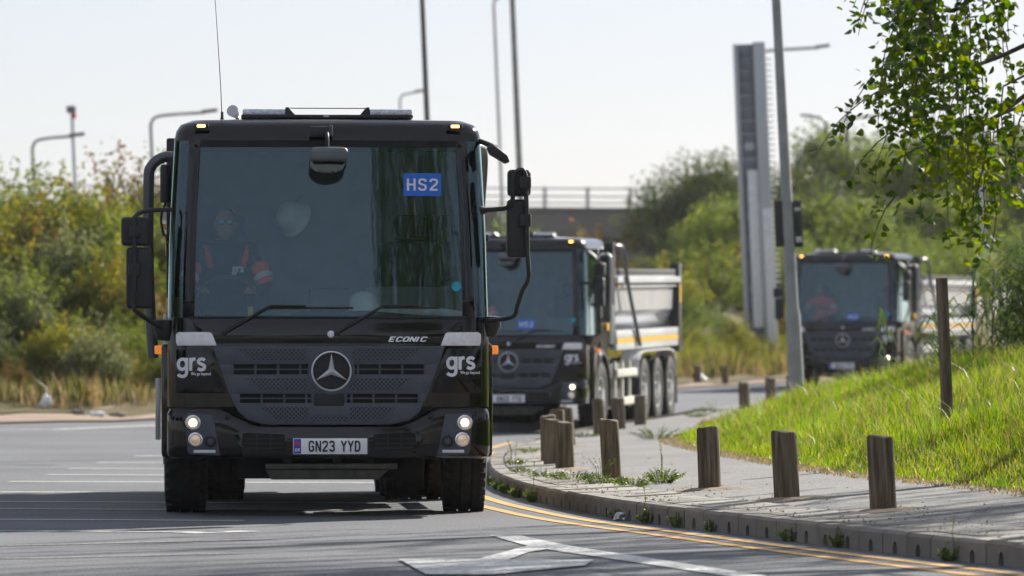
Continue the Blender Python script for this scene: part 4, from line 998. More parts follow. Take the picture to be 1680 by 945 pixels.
# ---- grasses
def blades(name, x, y, z, h, w, mat, bend=.5, dirx=None):
    N = len(x); a = NR_.uniform(0, 2*math.pi, N); b = NR_.uniform(0, 2*math.pi, N)
    base = np.stack([x, y, z], 1); side = np.stack([np.cos(a), np.sin(a), np.zeros(N)], 1)*(w*.5)[:, None]
    ld = np.stack([np.cos(b), np.sin(b), np.zeros(N)], 1)*(h*bend*NR_.uniform(.2, 1, N))[:, None]; up = np.array([0, 0, 1.0])[None, :]*h[:, None]
    p1 = base+up*.55+ld*.3; tip = base+up*NR_.uniform(.85, 1, N)[:, None]+ld
    V = np.stack([base-side, base+side, p1+side*.8, p1-side*.8, tip], 1).reshape(-1, 3)
    k = np.arange(N)*5
    idx = np.stack([k, k+1, k+2, k+3, k+3, k+2, k+4], 1).ravel(); per = np.tile([4, 3], N)
    return fast_mesh(name, V, idx, per, mat)
MT['grass'] = leafmat('sunlit grass', [(.05, .125, .010), (.075, .18, .012), (.10, .22, .014), (.13, .26, .016), (.18, .27, .02), (.24, .27, .05), (.32, .27, .11)], .54, .10, 0, .38)
MT['drygrass'] = leafmat('dry grass', [(.20, .16, .08), (.30, .23, .12), (.12, .13, .05)], .35, .15, .1)
MT['reed'] = leafmat('reed leaves', [(.03, .06, .015), (.055, .10, .02), (.11, .15, .03)], .45, .06, 0)
MT['plume'] = leafmat('reed plumes', [(.22, .15, .10), (.32, .23, .16)], .35, .1, 0)
# bank mound and its turf
ys = [8+i*1.0 for i in range(20)]+[28+i*.3 for i in range(200)]+[88+i for i in range(24)]; uo = [-.15]+[i*.2 for i in range(24)]+[5, 6, 7, 8.5, 10, 12, 15, 19, 24]
V = [(bf(y)+u, y, (bankz(bf(y)+u, y)+(.004 if u > .05 else 0) if u > -.1 else footz(bf(y)+u, y)-.03)) for y in ys for u in uo]; nx = len(uo)
me = bpy.data.meshes.new('grass_bank'); me.from_pydata(V, [], [(j*nx+i, j*nx+i+1, (j+1)*nx+i+1, (j+1)*nx+i) for j in range(len(ys)-1) for i in range(nx-1)])
me.materials.append(MT['turf']); me.shade_smooth(); tag(link('grass_bank', me), kind='structure')
def scatter(n, ylo, yhi, ulo, uhi, hl, hh, wd, edge=0, mod=True):
    y = NR_.uniform(ylo, yhi, n); u = NR_.uniform(ulo, uhi, n)
    bx = np.array([bf(t) for t in np.linspace(ylo, yhi, 200)]); x = np.interp(y, np.linspace(ylo, yhi, 200), bx)+u
    keep = x < y*.0985+1.0
    x, y, u = x[keep], y[keep], u[keep]
    z = np.array([bankz(a, b) for a, b in zip(x, y)])
    pat = .5+.5*np.sin(x*2.7+np.sin(y*1.3)*2)*np.sin(y*.9+x)            # taller tufts in drifts
    h = NR_.uniform(hl, hh, len(x))*(.55+.9*pat if mod else 1)*np.clip(.45+u*.9, .4, 1)
    return x, y, z, h, np.full(len(x), wd)*NR_.uniform(.6, 1.3, len(x))
gp = [scatter(52000, 34, 60, -.05, 4.5, .10, .24, .009), scatter(40000, 58, 80, -.05, 4, .10, .25, .012), scatter(9000, 78, 104, 0, 5, .12, .28, .018), scatter(26000, 30, 70, -.06, 1.3, .07, .17, .009, mod=False)]
xx, yy, zz, hh, ww = [np.concatenate([q[i] for q in gp]) for i in range(5)]
tag(link('bank_grass', blades('bank_grass', xx, yy, zz-.01, hh, ww, MT['grass'], .6)), 'lush bright green grass covering the bank on the right', 'grass', kind='stuff')
e = [np.concatenate(q) for q in zip(scatter(15000, 30, 76, -.28, .6, .03, .11, .010, mod=False), scatter(5000, 34, 72, .3, 4, .12, .36, .006))]
tag(link('edge_grass', blades('edge_grass', *e, MT['drygrass'], 1.3)), 'short straw coloured dry grass along the footway edge of the bank', 'grass', kind='stuff')
# verge grass below the left embankment and beyond the middle lorry
def verge_grass(n, x0, x1, t0, t1, hl, hh, w):
    x = NR_.uniform(x0, x1, n); t = t0+(t1-t0)*NR_.uniform(0, 1, n)**.8; gx = np.linspace(x0-1, x1+1, 200); y = np.interp(x, gx, [vy(q) for q in gx])+t
    z = np.array([vergez(a, b) for a, b in zip(x, y)]); pat = .5+.5*np.sin(x*1.7+t)*np.sin(x*.8-t*.6)
    return x, y, z, NR_.uniform(hl, hh, n)*(.5+pat), np.full(n, w)
for nm, a, mt, lb in [('verge_grass', (12000, -12, -2, 4.8, 9.5, .15, .5, .03), 'yg', 'long green grass at the foot of the left embankment'),
                      ('dead_grass', (7500, -12, -2, 4.2, 10, .15, .55, .03), 'drygrass', 'straw coloured dead grass along the left verge'),
                      ('verge_grass', (14000, 0, 13, 9.0, 16, .3, .9, .04), 'yg', 'yellow green rough grass beyond the sandy far verge'),
                      ('dead_grass', (5000, 0, 13, 8.5, 14, .2, .7, .04), 'drygrass', 'straw coloured dead grass beyond the sandy far verge')]:
    if mt == 'yg' and 'yg' not in MT: MT['yg'] = leafmat('yellow green grass', [(.09, .12, .02), (.16, .17, .03), (.22, .20, .06)], .4, .15, 0)
    tag(link(nm, blades(nm, *verge_grass(*a), MT[mt], .6)), lb, 'grass', kind='stuff')

# ---- reeds on the bank
def reed_clump(x, y, n, h, label, spread=.8):
    o = empty('reed_clump', (x, y, bankz(x, y)))
    px, py = NR_.normal(0, spread*.5, n), NR_.normal(0, spread*.6, n); pz = np.array([bankz(x+a, y+b) for a, b in zip(px, py)])-bankz(x, y)-.03
    hh_ = NR_.uniform(.75, 1.0, n)*h; m = MB(); ph = []
    for a, b, c, q in zip(px, py, pz, hh_):
        lx, ly = NR_.normal(0, .10), NR_.normal(0, .10)
        m.tube([(a, b, c), (a+lx*.4, b+ly*.4, c+q*.6), (a+lx, b+ly, c+q)], [.006, .005, .003], 4, False); ph.append((a+lx, b+ly, c+q))
    m.build('stalks', MT['reed'], o, sm=0)['kind'] = 'stuff'
    # long drooping leaves
    L_ = n*22; i = NR_.integers(0, n, L_); t = NR_.uniform(.15, .98, L_); z = pz[i]+hh_[i]*t
    a = NR_.uniform(0, 6.283, L_); ln = NR_.uniform(.25, .55, L_); d = np.stack([np.cos(a), np.sin(a), np.zeros(L_)], 1)
    s = np.stack([-np.sin(a), np.cos(a), np.zeros(L_)], 1)*.012; b0 = np.stack([px[i], py[i], z], 1)
    p1 = b0+d*(ln*.45)[:, None]+np.array([0, 0, 1])*(ln*.35)[:, None]; p2 = b0+d*ln[:, None]+np.array([0, 0, 1])*(ln*NR_.uniform(-.3, .25, L_))[:, None]
    V = np.stack([b0-s*.5, b0+s*.5, p1+s, p1-s, p2], 1).reshape(-1, 3); k = np.arange(L_)*5
    link('leaves', fast_mesh('leaves', V, np.stack([k, k+1, k+2, k+3, k+3, k+2, k+4], 1).ravel(), np.tile([4, 3], L_), MT['reed']), o)['kind'] = 'stuff'
    ph = np.array(ph)[::3]; K = 60; c = np.repeat(ph, K, 0)+NR_.normal(0, 1, (len(ph)*K, 3))*np.array([.035, .035, .07])+np.array([0, 0, .02])
    link('plumes', leaf_mesh('plumes', c, NR_.normal(0, 1, c.shape), NR_.uniform(.015, .04, len(c)), MT['plume'], .3), o)['kind'] = 'stuff'
    return tag(o, label, 'reeds', 'reeds on the bank')
reed_clump(5.95, 60, 60, 1.25, 'tall reed clump with brown plumes at the right edge of the picture', .7)
reed_clump(5.65, 56, 60, 1.2, 'densest reed clump on the bank under the hanging birch', .8)
reed_clump(6.5, 63, 50, 1.2, 'rear reed clump on the bank hiding the farthest lorry tail', .8)
reed_clump(6.3, 60.5, 40, 1.5, 'tallest reed clump beyond the right edge of the picture', .7)
reed_clump(4.75, 62.5, 3, .85, 'thin reed tuft with one plume in front of the farthest lorry cab', .5)

# ---- birch hanging into the top right corner
def leaf_shape(name, mat):
    V = [(0, 0, 0), (.012, .006, .003), (.020, .014, .004), (.016, .028, .002), (0, .050, -.004), (-.016, .028, .002), (-.020, .014, .004), (-.012, .006, .003), (0, .02, -.003)]
    me = bpy.data.meshes.new(name); me.from_pydata(V, [], [(8, 0, 1, 2), (8, 2, 3, 4), (8, 4, 5, 6), (8, 6, 7, 0)]); me.materials.append(mat); me.shade_smooth(); return me
MT['birchleaf'] = leafmat('birch leaves', [(.03, .075, .010), (.06, .125, .013), (.10, .175, .016), (.19, .23, .025)], .68, .08, .25)
BL = leaf_shape('leaf', MT['birchleaf'])
def birch(name, x, y, z, h, label, strands, parts=0, sub=1.0):
    """white trunk, arching limbs, and long hanging twigs strung with leaves"""
    o = empty(name, (x, y, z)); m = MB(); rr = random.Random(int(x*100+y))
    m.tube([(0, 0, -.4), (.05, .02, h*.35), (-.08, .1, h*.7), (-.1, .05, h)], [.13, .11, .07, .015], 10)
    m.build('trunk', MT['birchbark'], o)
    limbs, twigs, leaves = MB(), MB(), []
    for (ax, ay, az, ln, ox, oy) in strands:
        # limb from the trunk up and over to the strand's top, then the twig hangs
        zt = max(.25*h, az-1.0-abs(ax)*.15)
        if ox: limbs.tube(bez([(-.03, .05, zt), (ax*.4, ay*.4, zt+.75), (ax*.8, ay*.8, az+.22), (ax, ay, az)], 4), [.03, .028, .026, .024, .022, .02, .018, .016, .014, .012, .010, .008, .006][:13], 5)
        pts = [Vector((ax, ay, az))]; d = Vector((oy*.5+rr.uniform(-.2, .2), rr.uniform(-.2, .2), -.4)); n = max(4, int(ln/.09))
        for i in range(n):
            d = (d+Vector((rr.uniform(-.22, .22), rr.uniform(-.22, .22), -.28))).normalized(); pts.append(pts[-1]+d*ln/n)
        twigs.tube(pts, [.004*(1-.7*i/n)+.0008 for i in range(n+1)], 4, False)
        for p, q in zip(pts, pts[1:]):
            for j in range(int(3+4*sub*rr.random())):
                c = p.lerp(q, rr.random())+Vector((rr.gauss(0, .045), rr.gauss(0, .045), rr.gauss(0, .02)))
                leaves.append((c, Euler((rr.gauss(-2.4, .5), rr.gauss(0, .5), rr.uniform(0, 6.283))), rr.uniform(.85, 1.4)))
    limbs.build('limb', MT['bark'], o, sm=50)['kind'] = 'stuff'; twigs.build('twigs', MT['bark'], o, sm=0)['kind'] = 'stuff'
    cl = empty('crown', parent=o) if False else None
    rr.shuffle(leaves)
    if parts:
        # the leaves that show in the picture come first
        def inview(c): return -abs((x+c[0].x)/(y+c[0].y)-.082)-abs((z+c[0].z-1.1)/(y+c[0].y)-.036)
        leaves.sort(key=inview, reverse=True)
        for c, e_, s in leaves[:parts]:
            q = link('leaf', BL, o); q.location = c; q.rotation_euler = e_; q.scale = (s, s, s)
    rest = leaves[parts:]; base = np.array([v.co[:] for v in BL.vertices]); nv = len(base)
    V = np.empty((len(rest)*nv, 3))
    for i, (c, e_, s) in enumerate(rest): V[i*nv:(i+1)*nv] = base@np.array(e_.to_matrix()).T*s+np.array(c)
    f = np.array([p.vertices[:] for p in BL.polygons]).ravel(); idx = (np.arange(len(rest))[:, None]*nv+f[None]).ravel()
    lm = link('foliage', fast_mesh('foliage', V, idx, np.full(len(rest)*4, 4), MT['birchleaf']), o); lm['kind'] = 'stuff'; lm.data.shade_smooth()
    return tag(o, label, 'tree', 'birches on the bank')
def strand_set(x, y, z, seed, n, box_, ln):
    rr = random.Random(seed); out = []
    for i in range(n):
        out.append((rr.uniform(*box_[0])-x, rr.uniform(*box_[1])-y, rr.uniform(*box_[2])-z, rr.uniform(*ln), i % 3 == 0, rr.uniform(-.6, .4)))
    return out
bx, by_ = 5.1, 33.6; bz = bankz(bx, by_)
def scr(px, py, d):  return ((px-840)*d/9000, d, 1.1+(600-py)*d/9000)
S = []
rr_ = random.Random(5)
def hang(px, py, d, ln, limb=False, drift=0):
    a = scr(px, py, d); S.append((a[0]-bx, a[1]-by_, a[2]-bz, ln, limb, drift))
for px in range(1500, 1625, 11): hang(px+rr_.uniform(-5, 5), rr_.uniform(-190, -20), 33+rr_.uniform(-.9, .9), rr_.uniform(.9, 1.55), px % 3 == 0, -.15)
for px in range(1520, 1590, 9): hang(px+rr_.uniform(-6, 6), rr_.uniform(60, 230), 33+rr_.uniform(-.8, .8), rr_.uniform(.45, .75), False, -.25)
for px in range(1470, 1560, 12): hang(px, rr_.uniform(-40, 60), 33+rr_.uniform(-.8, .8), rr_.uniform(.45, .95), False, -.55)
for px in range(1400, 1500, 10): hang(px+40, rr_.uniform(-80, 0), 33+rr_.uniform(-.6, .6), rr_.uniform(.2, .45), False, -.8)
for px in range(1590, 1690, 9): hang(px+rr_.uniform(-5, 5), rr_.uniform(20, 230), 33+rr_.uniform(-.9, .9), rr_.uniform(.3, .6), px % 4 == 0, -.1)
for px in range(1600, 1760, 12): hang(px, rr_.uniform(-160, 40), 33.3+rr_.uniform(-1, 1), rr_.uniform(.35, .9), px % 3 == 0, 0)
for px in range(1500, 1596, 9): hang(px, rr_.uniform(-90, 150), 33+rr_.uniform(-1, 1), rr_.uniform(.5, .9), False, -.1)
hang(1500, 150, 33, .62, True, -1.6); hang(1480, 205, 33, .55, False, -1.8); hang(1470, 320, 33.2, .42, False, -1.4); hang(1500, 245, 33, .45, True, -2.2)
hang(1470, 90, 32.8, .6, False, -1.9); hang(1440, 150, 32.8, .5, False, -1.5)
hang(1590, 250, 32.6, .55, False, .05); hang(1615, 290, 32.6, .5, False, .05); hang(1630, 300, 32.4, .48, False, 0); hang(1622, 230, 32.5, .7, False, 0)
S += [(rr_.uniform(-1.2, 2.5), rr_.uniform(-2, 2), rr_.uniform(3.6, 7.4), rr_.uniform(.8, 1.8), i % 2 == 0, 0) for i in range(46)]
birch('birch_tree', bx, by_, bz, 8.0, 'birch whose leafy twigs hang into the top right corner', S, 300, 1.5)
# birches further along the bank, whose shadows streak the road
for i, (x, y, h, n, sd_) in enumerate([(6.9, 40.2, 8, 70, 11), (9.6, 43, 9.5, 85, 12), (6.4, 44, 7.5, 50, 13), (12, 47, 10, 80, 14), (8.9, 37.4, 9.5, 75, 15)]):
    z = bankz(x, y)
    st = strand_set(x, y, z, sd_, n, ((x-1.5, x+1.6), (y-1.8, y+1.8), (z+3.4, z+h*.98)), (.9, 2.0))
    birch('birch_tree', x, y, z, h, 'birch standing on the bank out of sight to the right', st, 0, 1.0)
# the tall birch by the camera that the windscreen mirrors
z = bankz(11.5, 9) if False else .3
st = strand_set(5.3, 14, z, 31, 260, ((3.15, 6.9), (12.3, 16), (6.5, 13.2)), (1.6, 3.4))
birch('birch_tree', 5.3, 14, z, 12.5, 'tall birch beside the camera, seen mirrored in the nearest windscreen', st, 0, 2.4)
for i, (x, y, s) in enumerate([(-15, 6, 1.0), (-22, -14, 1.2), (15, -18, 1.1), (22, 6, 1.0), (-18, 30, .9), (-30, 45, 1.2)]+[(-34+4.6*k, -34+5*math.sin(k*2.3), .8+.15*math.sin(k*1.7)) for k in range(16)]+[(-14-2*math.sin(k*2), 12+k*6.5, .85+.15*math.sin(k*1.3)) for k in range(9)]+[(19+2*math.sin(k*2), 18+k*6.5, .8+.1*math.sin(k*1.3)) for k in range(8)]):
    tree('broadleaf_tree', [T1, T2, T3][i % 3], x, y, -.1, s, i*2.1, 'broadleaf tree out of the picture beside or behind the camera', 'trees out of the picture')

# ------------------------------------------------------------------ timber posts
def woodmat(name, c1, c2, c3):
    m, n, b = new_mat(name); tc = n.nodes.new('ShaderNodeTexCoord'); mp = n.nodes.new('ShaderNodeMapping'); mp.inputs['Scale'].default_value = (38, 38, 2.2)
    oi = n.nodes.new('ShaderNodeObjectInfo'); ad = n.nodes.new('ShaderNodeVectorMath'); ad.operation = 'ADD'
    cmb = n.nodes.new('ShaderNodeCombineXYZ'); mu = n.nodes.new('ShaderNodeMath'); mu.operation = 'MULTIPLY'; mu.inputs[1].default_value = 40
    n.links.new(oi.outputs['Random'], mu.inputs[0]); n.links.new(mu.outputs[0], cmb.inputs[0]); n.links.new(tc.outputs['Object'], ad.inputs[0]); n.links.new(cmb.outputs[0], ad.inputs[1])
    n.links.new(ad.outputs[0], mp.inputs['Vector']); V = mp.outputs['Vector']
    f = noise(n, 1, 6, .65, V); n.links.new(ramp(n, f, [(.3, c1), (.52, c2), (.74, c3)]), b.inputs['Base Color'])
    b.inputs['Roughness'].default_value = .9; b.inputs['Specular IOR Level'].default_value = .2; bumpit(n, b, f, .9, .012); return m
MT['wood'] = woodmat('weathered brown timber', (.045, .034, .024), (.145, .115, .08), (.26, .22, .165))
MT['woodtop'] = woodmat('weathered end grain', (.08, .068, .052), (.16, .14, .11), (.24, .21, .17))
def bollard_mesh(k):
    r = .086; m = MB(); rr = random.Random(k); seg = 24; rings = [(-.15, 1.0), (.0, 1.02), (.06, 1.0), (.2, 1.0), (.36, .995), (.462, .985), (.478, .95), (.484, .86)]
    V = []; split = [rr.uniform(0, 6.28) for _ in range(2)]
    for z, s in rings:
        for i in range(seg):
            a = 2*math.pi*i/seg; d = 1+.012*math.sin(3*a+k)+.01*math.sin(7*a+2*k)
            for sp in split:
                dd = abs((a-sp+math.pi) % (2*math.pi)-math.pi)
                if dd < .14 and z > .1: d -= .07*(1-dd/.14)*min(1, (z-.05)/.2)
            V.append((r*s*d*math.cos(a), r*s*d*math.sin(a), z+(.010*math.sin(a+k*2)+.004*math.sin(3*a+k) if z > .4 else 0)))
    n = len(rings); F = [(j*seg+i, j*seg+(i+1) % seg, (j+1)*seg+(i+1) % seg, (j+1)*seg+i) for j in range(n-1) for i in range(seg)]
    me = bpy.data.meshes.new('post'); me.from_pydata(V, [], F); me.materials.append(MT['wood']); smooth(me, 40)
    me2 = bpy.data.meshes.new('post_top'); me2.from_pydata([V[(n-1)*seg+i] for i in range(seg)]+[(0, 0, .486)], [], [(i, (i+1) % seg, seg) for i in range(seg)]); me2.materials.append(MT['woodtop'])
    return me, me2
BM = [bollard_mesh(k) for k in range(4)]
LEAN = R(-2.4)
BOL = [  # x, y, height factor, label
    (2.40, 35.45, 1.0, 'rightmost and nearest wooden bollard on the footway'),
    (1.92, 38.30, .98, 'second wooden bollard from the right, mid footway'),
    (1.49, 41.30, .96, 'wooden bollard with a long split, third from the right'),
    (.83, 45.50, 1.03, 'wooden bollard standing alone among the kerb weeds'),
    (.49, 50.55, .90, 'front right bollard of the tight group by the kerb nose'),
    (.39, 52.7, .92, 'middle bollard of the tight group by the kerb nose'),
    (.37, 54.85, .96, 'leftmost bollard of the tight group by the kerb nose'),
    (.50, 60.2, .98, 'bollard peeping out behind the tight group by the kerb nose'),
    (.66, 64.3, .96, 'rearmost bollard of the tight group by the kerb nose'),
    (1.17, 73.3, .98, 'bollard before the front wheel of the middle lorry'),
    (1.52, 77.5, .92, 'bollard before the side guard of the middle lorry'),
    (1.88, 80.35, .90, 'bollard before the rear wheels of the middle lorry'),
    (3.81, 89.7, .90, 'blurred bollard at the left tip of the grass bank'),
    (4.48, 94.95, .88, 'blurred bollard between the bank tip and the lamp column'),
    (4.98, 97.45, .90, 'bollard half hidden by the grey lamp column'),
    (6.34, 103, .92, 'bollard in front of the farthest lorry bumper'),
    (4.85, 124.5, .85, 'far verge bollard nearer the lamp column'),
    (4.16, 123, .85, 'far verge bollard nearer the middle lorry'),
]
for i, (x, y, s, lb) in enumerate(BOL):
    z = footz(x, y) if y < 110 else vergez(x, y)
    o = link('wooden_bollard', BM[i % 4][0]); o.location = (x, y, z); o.rotation_euler = (R(rs.uniform(-1, 1)), LEAN+R(rs.uniform(-1.8, 1.6)), rs.uniform(0, 6.28) if i != 2 else 1.2)
    # lean first, then spin about the bollard's own axis
    o.rotation_mode = 'ZYX'
    q_ = rs.uniform(.93, 1.06); o.scale = (q_, q_*rs.uniform(.95, 1.05), s); link('post_top', BM[i % 4][1], o)
    tag(o, lb, 'bollard', 'wooden bollards along the footway')
def soil_patch(x, y, k):
    rr = random.Random(k); n_ = 20; V = [(0, 0, .012)]
    for ring_, h_ in ((.10, .014), (.17, .006), (.24, -.004)):
        for i in range(n_):
            a = 2*math.pi*i/n_; q = ring_*(1+.3*math.sin(2*a+k)+.25*math.sin(5*a+2*k)+rr.uniform(-.1, .1)); V.append((q*math.cos(a), q*1.5*math.sin(a), h_))
    F = [(0, 1+i, 1+(i+1) % n_) for i in range(n_)]+[(1+r*n_+i, 1+(r+1)*n_+i, 1+(r+1)*n_+(i+1) % n_, 1+r*n_+(i+1) % n_) for r in range(2) for i in range(n_)]
    me = bpy.data.meshes.new('soil_patch'); me.from_pydata(V, [], F); me.materials.append(MT['sand']); me.shade_smooth()
    o = link('soil_patch', me, footway); o.location = (x, y, footz(x, y)+.003); o.rotation_euler = (0, -.05, 0)
for i in range(9): soil_patch(BOL[i][0], BOL[i][1], i)
px_, py__ = 3.64, 45.8
o = MB().box(-.039, .039, -.039, .039, -.3, 1.27).build('timber_post', MT['wood'], None, .004); o.location = (px_, py__, bankz(px_, py__)); o.rotation_euler = (0, R(-2.6), .3)
tag(o, 'slim square timber post standing in the grass bank', 'post')

# ------------------------------------------------------------------ lamp columns and traffic signals
MT['galvhazed'] = pmat('haze faded galvanised steel', (.48, .49, .50), .5, .2)  # far lamps only: haze fade put into the steel colour
MT['galv'] = pmat('dull galvanised steel', (.25, .255, .25), .5, .25, 0, .2, 3)
MT['galvdark'] = pmat('dark grey steel', (.10, .105, .11), .5, .3)
MT['head'] = pmat('lantern grey', (.16, .16, .165), .5)
MT['sigblack'] = pmat('signal black', (.010, .011, .013), .45)
def column(x, y, z, h, r0, r1, label, arm=0, rise=.35, mat='galv', lean=LEAN, step=None, head=.5, group='street lamp columns', rz=0, azh=0):
    o = empty('street_lamp', (x, y, z), (0, lean, rz)); M_ = MT[mat]
    pr = [(r0*1.25 if step else r0, -.3), (r0*1.25 if step else r0, step or .8), (r0, (step or .8)+.12), (r1, h)]
    MB().lathe(pr, 'z', seg=14).build('column', M_, o)
    if arm:
        s = 1 if arm > 0 else -1
        MB().tube(bez([(0, 0, h-.05), (s*.10, 0, h+rise*.6), (s*.45, 0, h+rise*.9), (arm, 0, h+rise)], 5), r1*.9, 8).build('arm', M_, o)
        hd = MB().box(0, head, -.09, .09, -.05, .05).build('lantern', MT['head'], o, .03, proj=lambda c: (s*c.x+arm-(.1*s), c.y, c.z+h+rise+.02+.08*c.x))
    return tag(o, label, 'street lamp', group)
c = column(3.97, 76, bankz(3.97, 76)-.05, 9.2, .085, .045, 'tall grey lamp column with a stepped base at the grass bank', arm=1.6, step=1.5, lean=R(-3.0))
def signal(px, w, zc, y, label, plates, lab_side):
    o = empty('traffic_signal', (px, y, zc)); o.rotation_euler = (0, R(-2.8), 0)
    MB().box(-w/2, w/2, -.03, .10, -.325, .325).build('housing', MT['sigblack'], o, .015)
    for k in range(3):
        MB().tube([(0, .09, .20-.2*k), (0, .22, .20-.2*k)], .075, 14).build('visor', MT['sigblack'], o)
    for zz, hh_ in plates: MB().box(-w*.36, w*.36, -.036, -.03, zz-hh_, zz+hh_).build('rating_plate', MT['silver'], o, .003)
    MB().box(-lab_side*.10-.03, -lab_side*.10+.03, .0, .05, -.28, .28).build('bracket', MT['sigblack'], o, .005)
    return tag(o, label, 'traffic signal', 'traffic signal heads on the lamp column')
zs_ = 1.1+(600-367)*76/9000
signal(3.83-.115, .145, zs_, 76, 'plain black back of the signal head left of the lamp column', [], -1)
signal(3.83+.135, .12, zs_, 76, 'black signal head with two pale plates right of the lamp column', [(.20, .025), (-.22, .04)], 1)
def px3(px, py, d): return (px-840)*d/9000, 1.1+(600-py)*d/9000
LP = [  # px/py of the lamp's shoulder in the view, distance, arm reach, column radius, label
    (118, 182, 165, 0, .05, 'thin mast with a camera head above the left bushes'),
    (53, 241, 150, 1.1, .045, 'street lamp with a level arm low above the left bushes'),
    (247, 203, 150, 1.5, .045, 'curved arm street lamp just left of the nearest lorry roof'),
    (656, 163, 200, .65, .045, 'small far street lamp above the nearest lorry light bar'),
    (690, -60, 120, 0, .055, 'tall dark column rising above the right part of the light bar'),
    (838, -60, 150, -.5, .075, 'tall grey column behind the kerb side mirror'),
    (810, 4, 210, .6, .06, 'pale far street lamp left of the tall column by the mirror'),
    (1243, 95, 170, 1.9, .06, 'street lamp before the pylon, its arm crossing the lamp column'),
    (1354, 200, 210, -.6, .075, 'pale street lamp above the farthest lorry, arm to the left'),
    (1379, 203, 215, 1.5, .07, 'pale street lamp above the farthest lorry, arm to the right'),
    (1500, 150, 230, 0, .065, 'pale column behind the hanging birch twigs'),
    (1604, 190, 180, 0, .085, 'grey column behind the birch at the right edge'),
]
for px, py, d, arm, r, lb in LP:
    x, zt = px3(px, py, d); zb = prof(d); h = zt-zb; x += .042*h
    o = column(x, d, zb, h, r*1.3, r, lb, arm, .25, 'galvdark' if d < 140 else 'galv' if d < 160 else 'galvhazed', R(-2.4), None, .45, 'far street lamps')  # steel colour pales with distance to imitate haze
    if arm == 0 and d == 165:
        MB().box(-.16, .12, -.1, .1, h-.05, h+.16).build('camera_head', MT['head'], o, .03); MB().box(-.02, .12, -.08, .08, h-.22, h-.06).build('camera_bracket', MT['red'], o, .02)

# ------------------------------------------------------------------ flyover and pylon
br = empty('flyover', (-30, 246, .85), (0, 0, R(10)))
MB().box(0, 46, 0, 9, 6.15, 7.35).build('deck', MT['farconc'], br, .05)
MB().box(-.2, 46.2, -.12, .3, 7.352, 7.52).build('parapet_plinth', MT['farconc'], br, .02)
for k in range(24):
    MB().box(k*2-.07, k*2+.07, .0, .14, 7.52, 8.45).build('railing_post', MT['railing'] if 'railing' in MT else MT.setdefault('railing', pmat('weathered aluminium rail', (.36, .37, .38), .5, .3)), br, 0)
for z in (7.72, 8.02, 8.38): MB().box(-.2, 46.2, .03, .11, z-.035, z+.035).build('rail', MT['railing'], br, 0)
for x in (8, 22, 36): MB().box(x-.6, x+.6, 1.5, 7.5, -.5, 6.15).build('pier', MT['farconc'], br, .1)
MB().box(38, 47, -1, 10, -.5, 6.14).build('abutment', MT['farconc'], br, .1)
tag(br, 'dark concrete flyover with a pale railing behind the middle lorry', 'bridge')
D = 139; x0, _ = px3(1203, 72, D); zb = prof(D); H_ = px3(0, 72, D)[1]-zb
py_ = empty('pylon', (x0+.042*H_, D, zb), (0, R(-2.4), 0))
MT['pyl'] = pmat('pale pylon steel', (.42, .43, .45), .45, .4, 0, .1, .3); MT['pylblue'] = pmat('slate blue panel', (.15, .17, .21), .4, .3, 0, .2, 1)
MT['pylwhite'] = pmat('white cladding', (.68, .69, .70), .4)
MB().box(0, .16, 0, .5, 0, H_).build('left_fin', MT['pyl'], py_, .02)
MB().box(.78, 1.28, -.1, .6, 0, H_+.03).build('right_fin', MT['pyl'], py_, .04)
n = 26
for k in range(n):
    MB().box(.165, .775, .12+.02*(k % 2), .4, H_*k/n+.006, H_*(k+1)/n-.006).build('louvre_panel', MT['pylblue'], py_, .015)
for k in (1, 2, 3): MB().box(.3, .66, .09, .12, H_-1.8*k-.9, H_-1.8*k-.7).build('joint_plate', MT['pyl'], py_, 0)
MB().box(.35, .77, -.02, .12, 1.2, 5.2).build('cladding_sheet', MT['pylwhite'], py_, .02)
MB().box(.9, 1.3, -.16, -.1, .2, 4.2).build('cladding_sheet', MT['pylwhite'], py_, .02)
for k in range(int((H_-1.8)/.145)): MB().box(1.28, 1.52, .1, .2, 1.6+k*.145, 1.6+k*.145+.04).build('rung', MT['pylwhite'], py_, .02)
py_.scale = (.626, .87, 1)
tag(py_, 'tall slate and grey steel pylon with louvred face and pale rungs', 'pylon')

# ------------------------------------------------------------------ weeds and litter
MT['weed'] = leafmat('kerb weeds', [(.05, .09, .015), (.09, .15, .02), (.16, .19, .04)], .45, .2, .2)
def weed(x, y, n, h, r, label, tall=0, base=None):
    z = base if base is not None else footz(x, y)+.012
    o = empty('weed', (x, y, z)); rr = random.Random(int(x*991+y*77)); c, m = [], MB()
    for i in range(n):
        a = rr.uniform(0, 6.28); q = r*math.sqrt(rr.random()); hh_ = h*rr.uniform(.4, 1)*(1-.5*q/r)
        tip = Vector((q*1.3*math.cos(a), q*1.3*math.sin(a)*1.6, hh_)); b0 = Vector((q*.5*math.cos(a), q*.5*math.sin(a)*1.6, -.01))
        m.tube([b0, b0.lerp(tip, .6)+Vector((0, 0, .02)), tip], [.0025, .002, .001], 3, False)
        for t in [k/7 for k in range(2, 8)]: c.append(b0.lerp(tip, t)[:])
    for i in range(tall):
        a = rr.uniform(-.5, .5); m.tube([(a*.1, 0, 0), (a*.5*r, .02, h*1.2), (a*r*1.3, 0, h*2.0)], [.003, .002, .001], 3, False)
        for t in range(8): c.append((a*r*(.5+t*.1), 0, h*(1.1+.12*t)))
    m.build('stems', MT['weed'], o, sm=0)['kind'] = 'stuff'; c = np.array(c)
    link('leaves', leaf_mesh('leaves', c, NR_.normal(0, 1, c.shape)+np.array([0, 0, .6]), NR_.uniform(.014, .036, len(c)), MT['weed'], .4), o)['kind'] = 'stuff'
    return tag(o, label, 'weed', 'weeds along the kerb and footway')
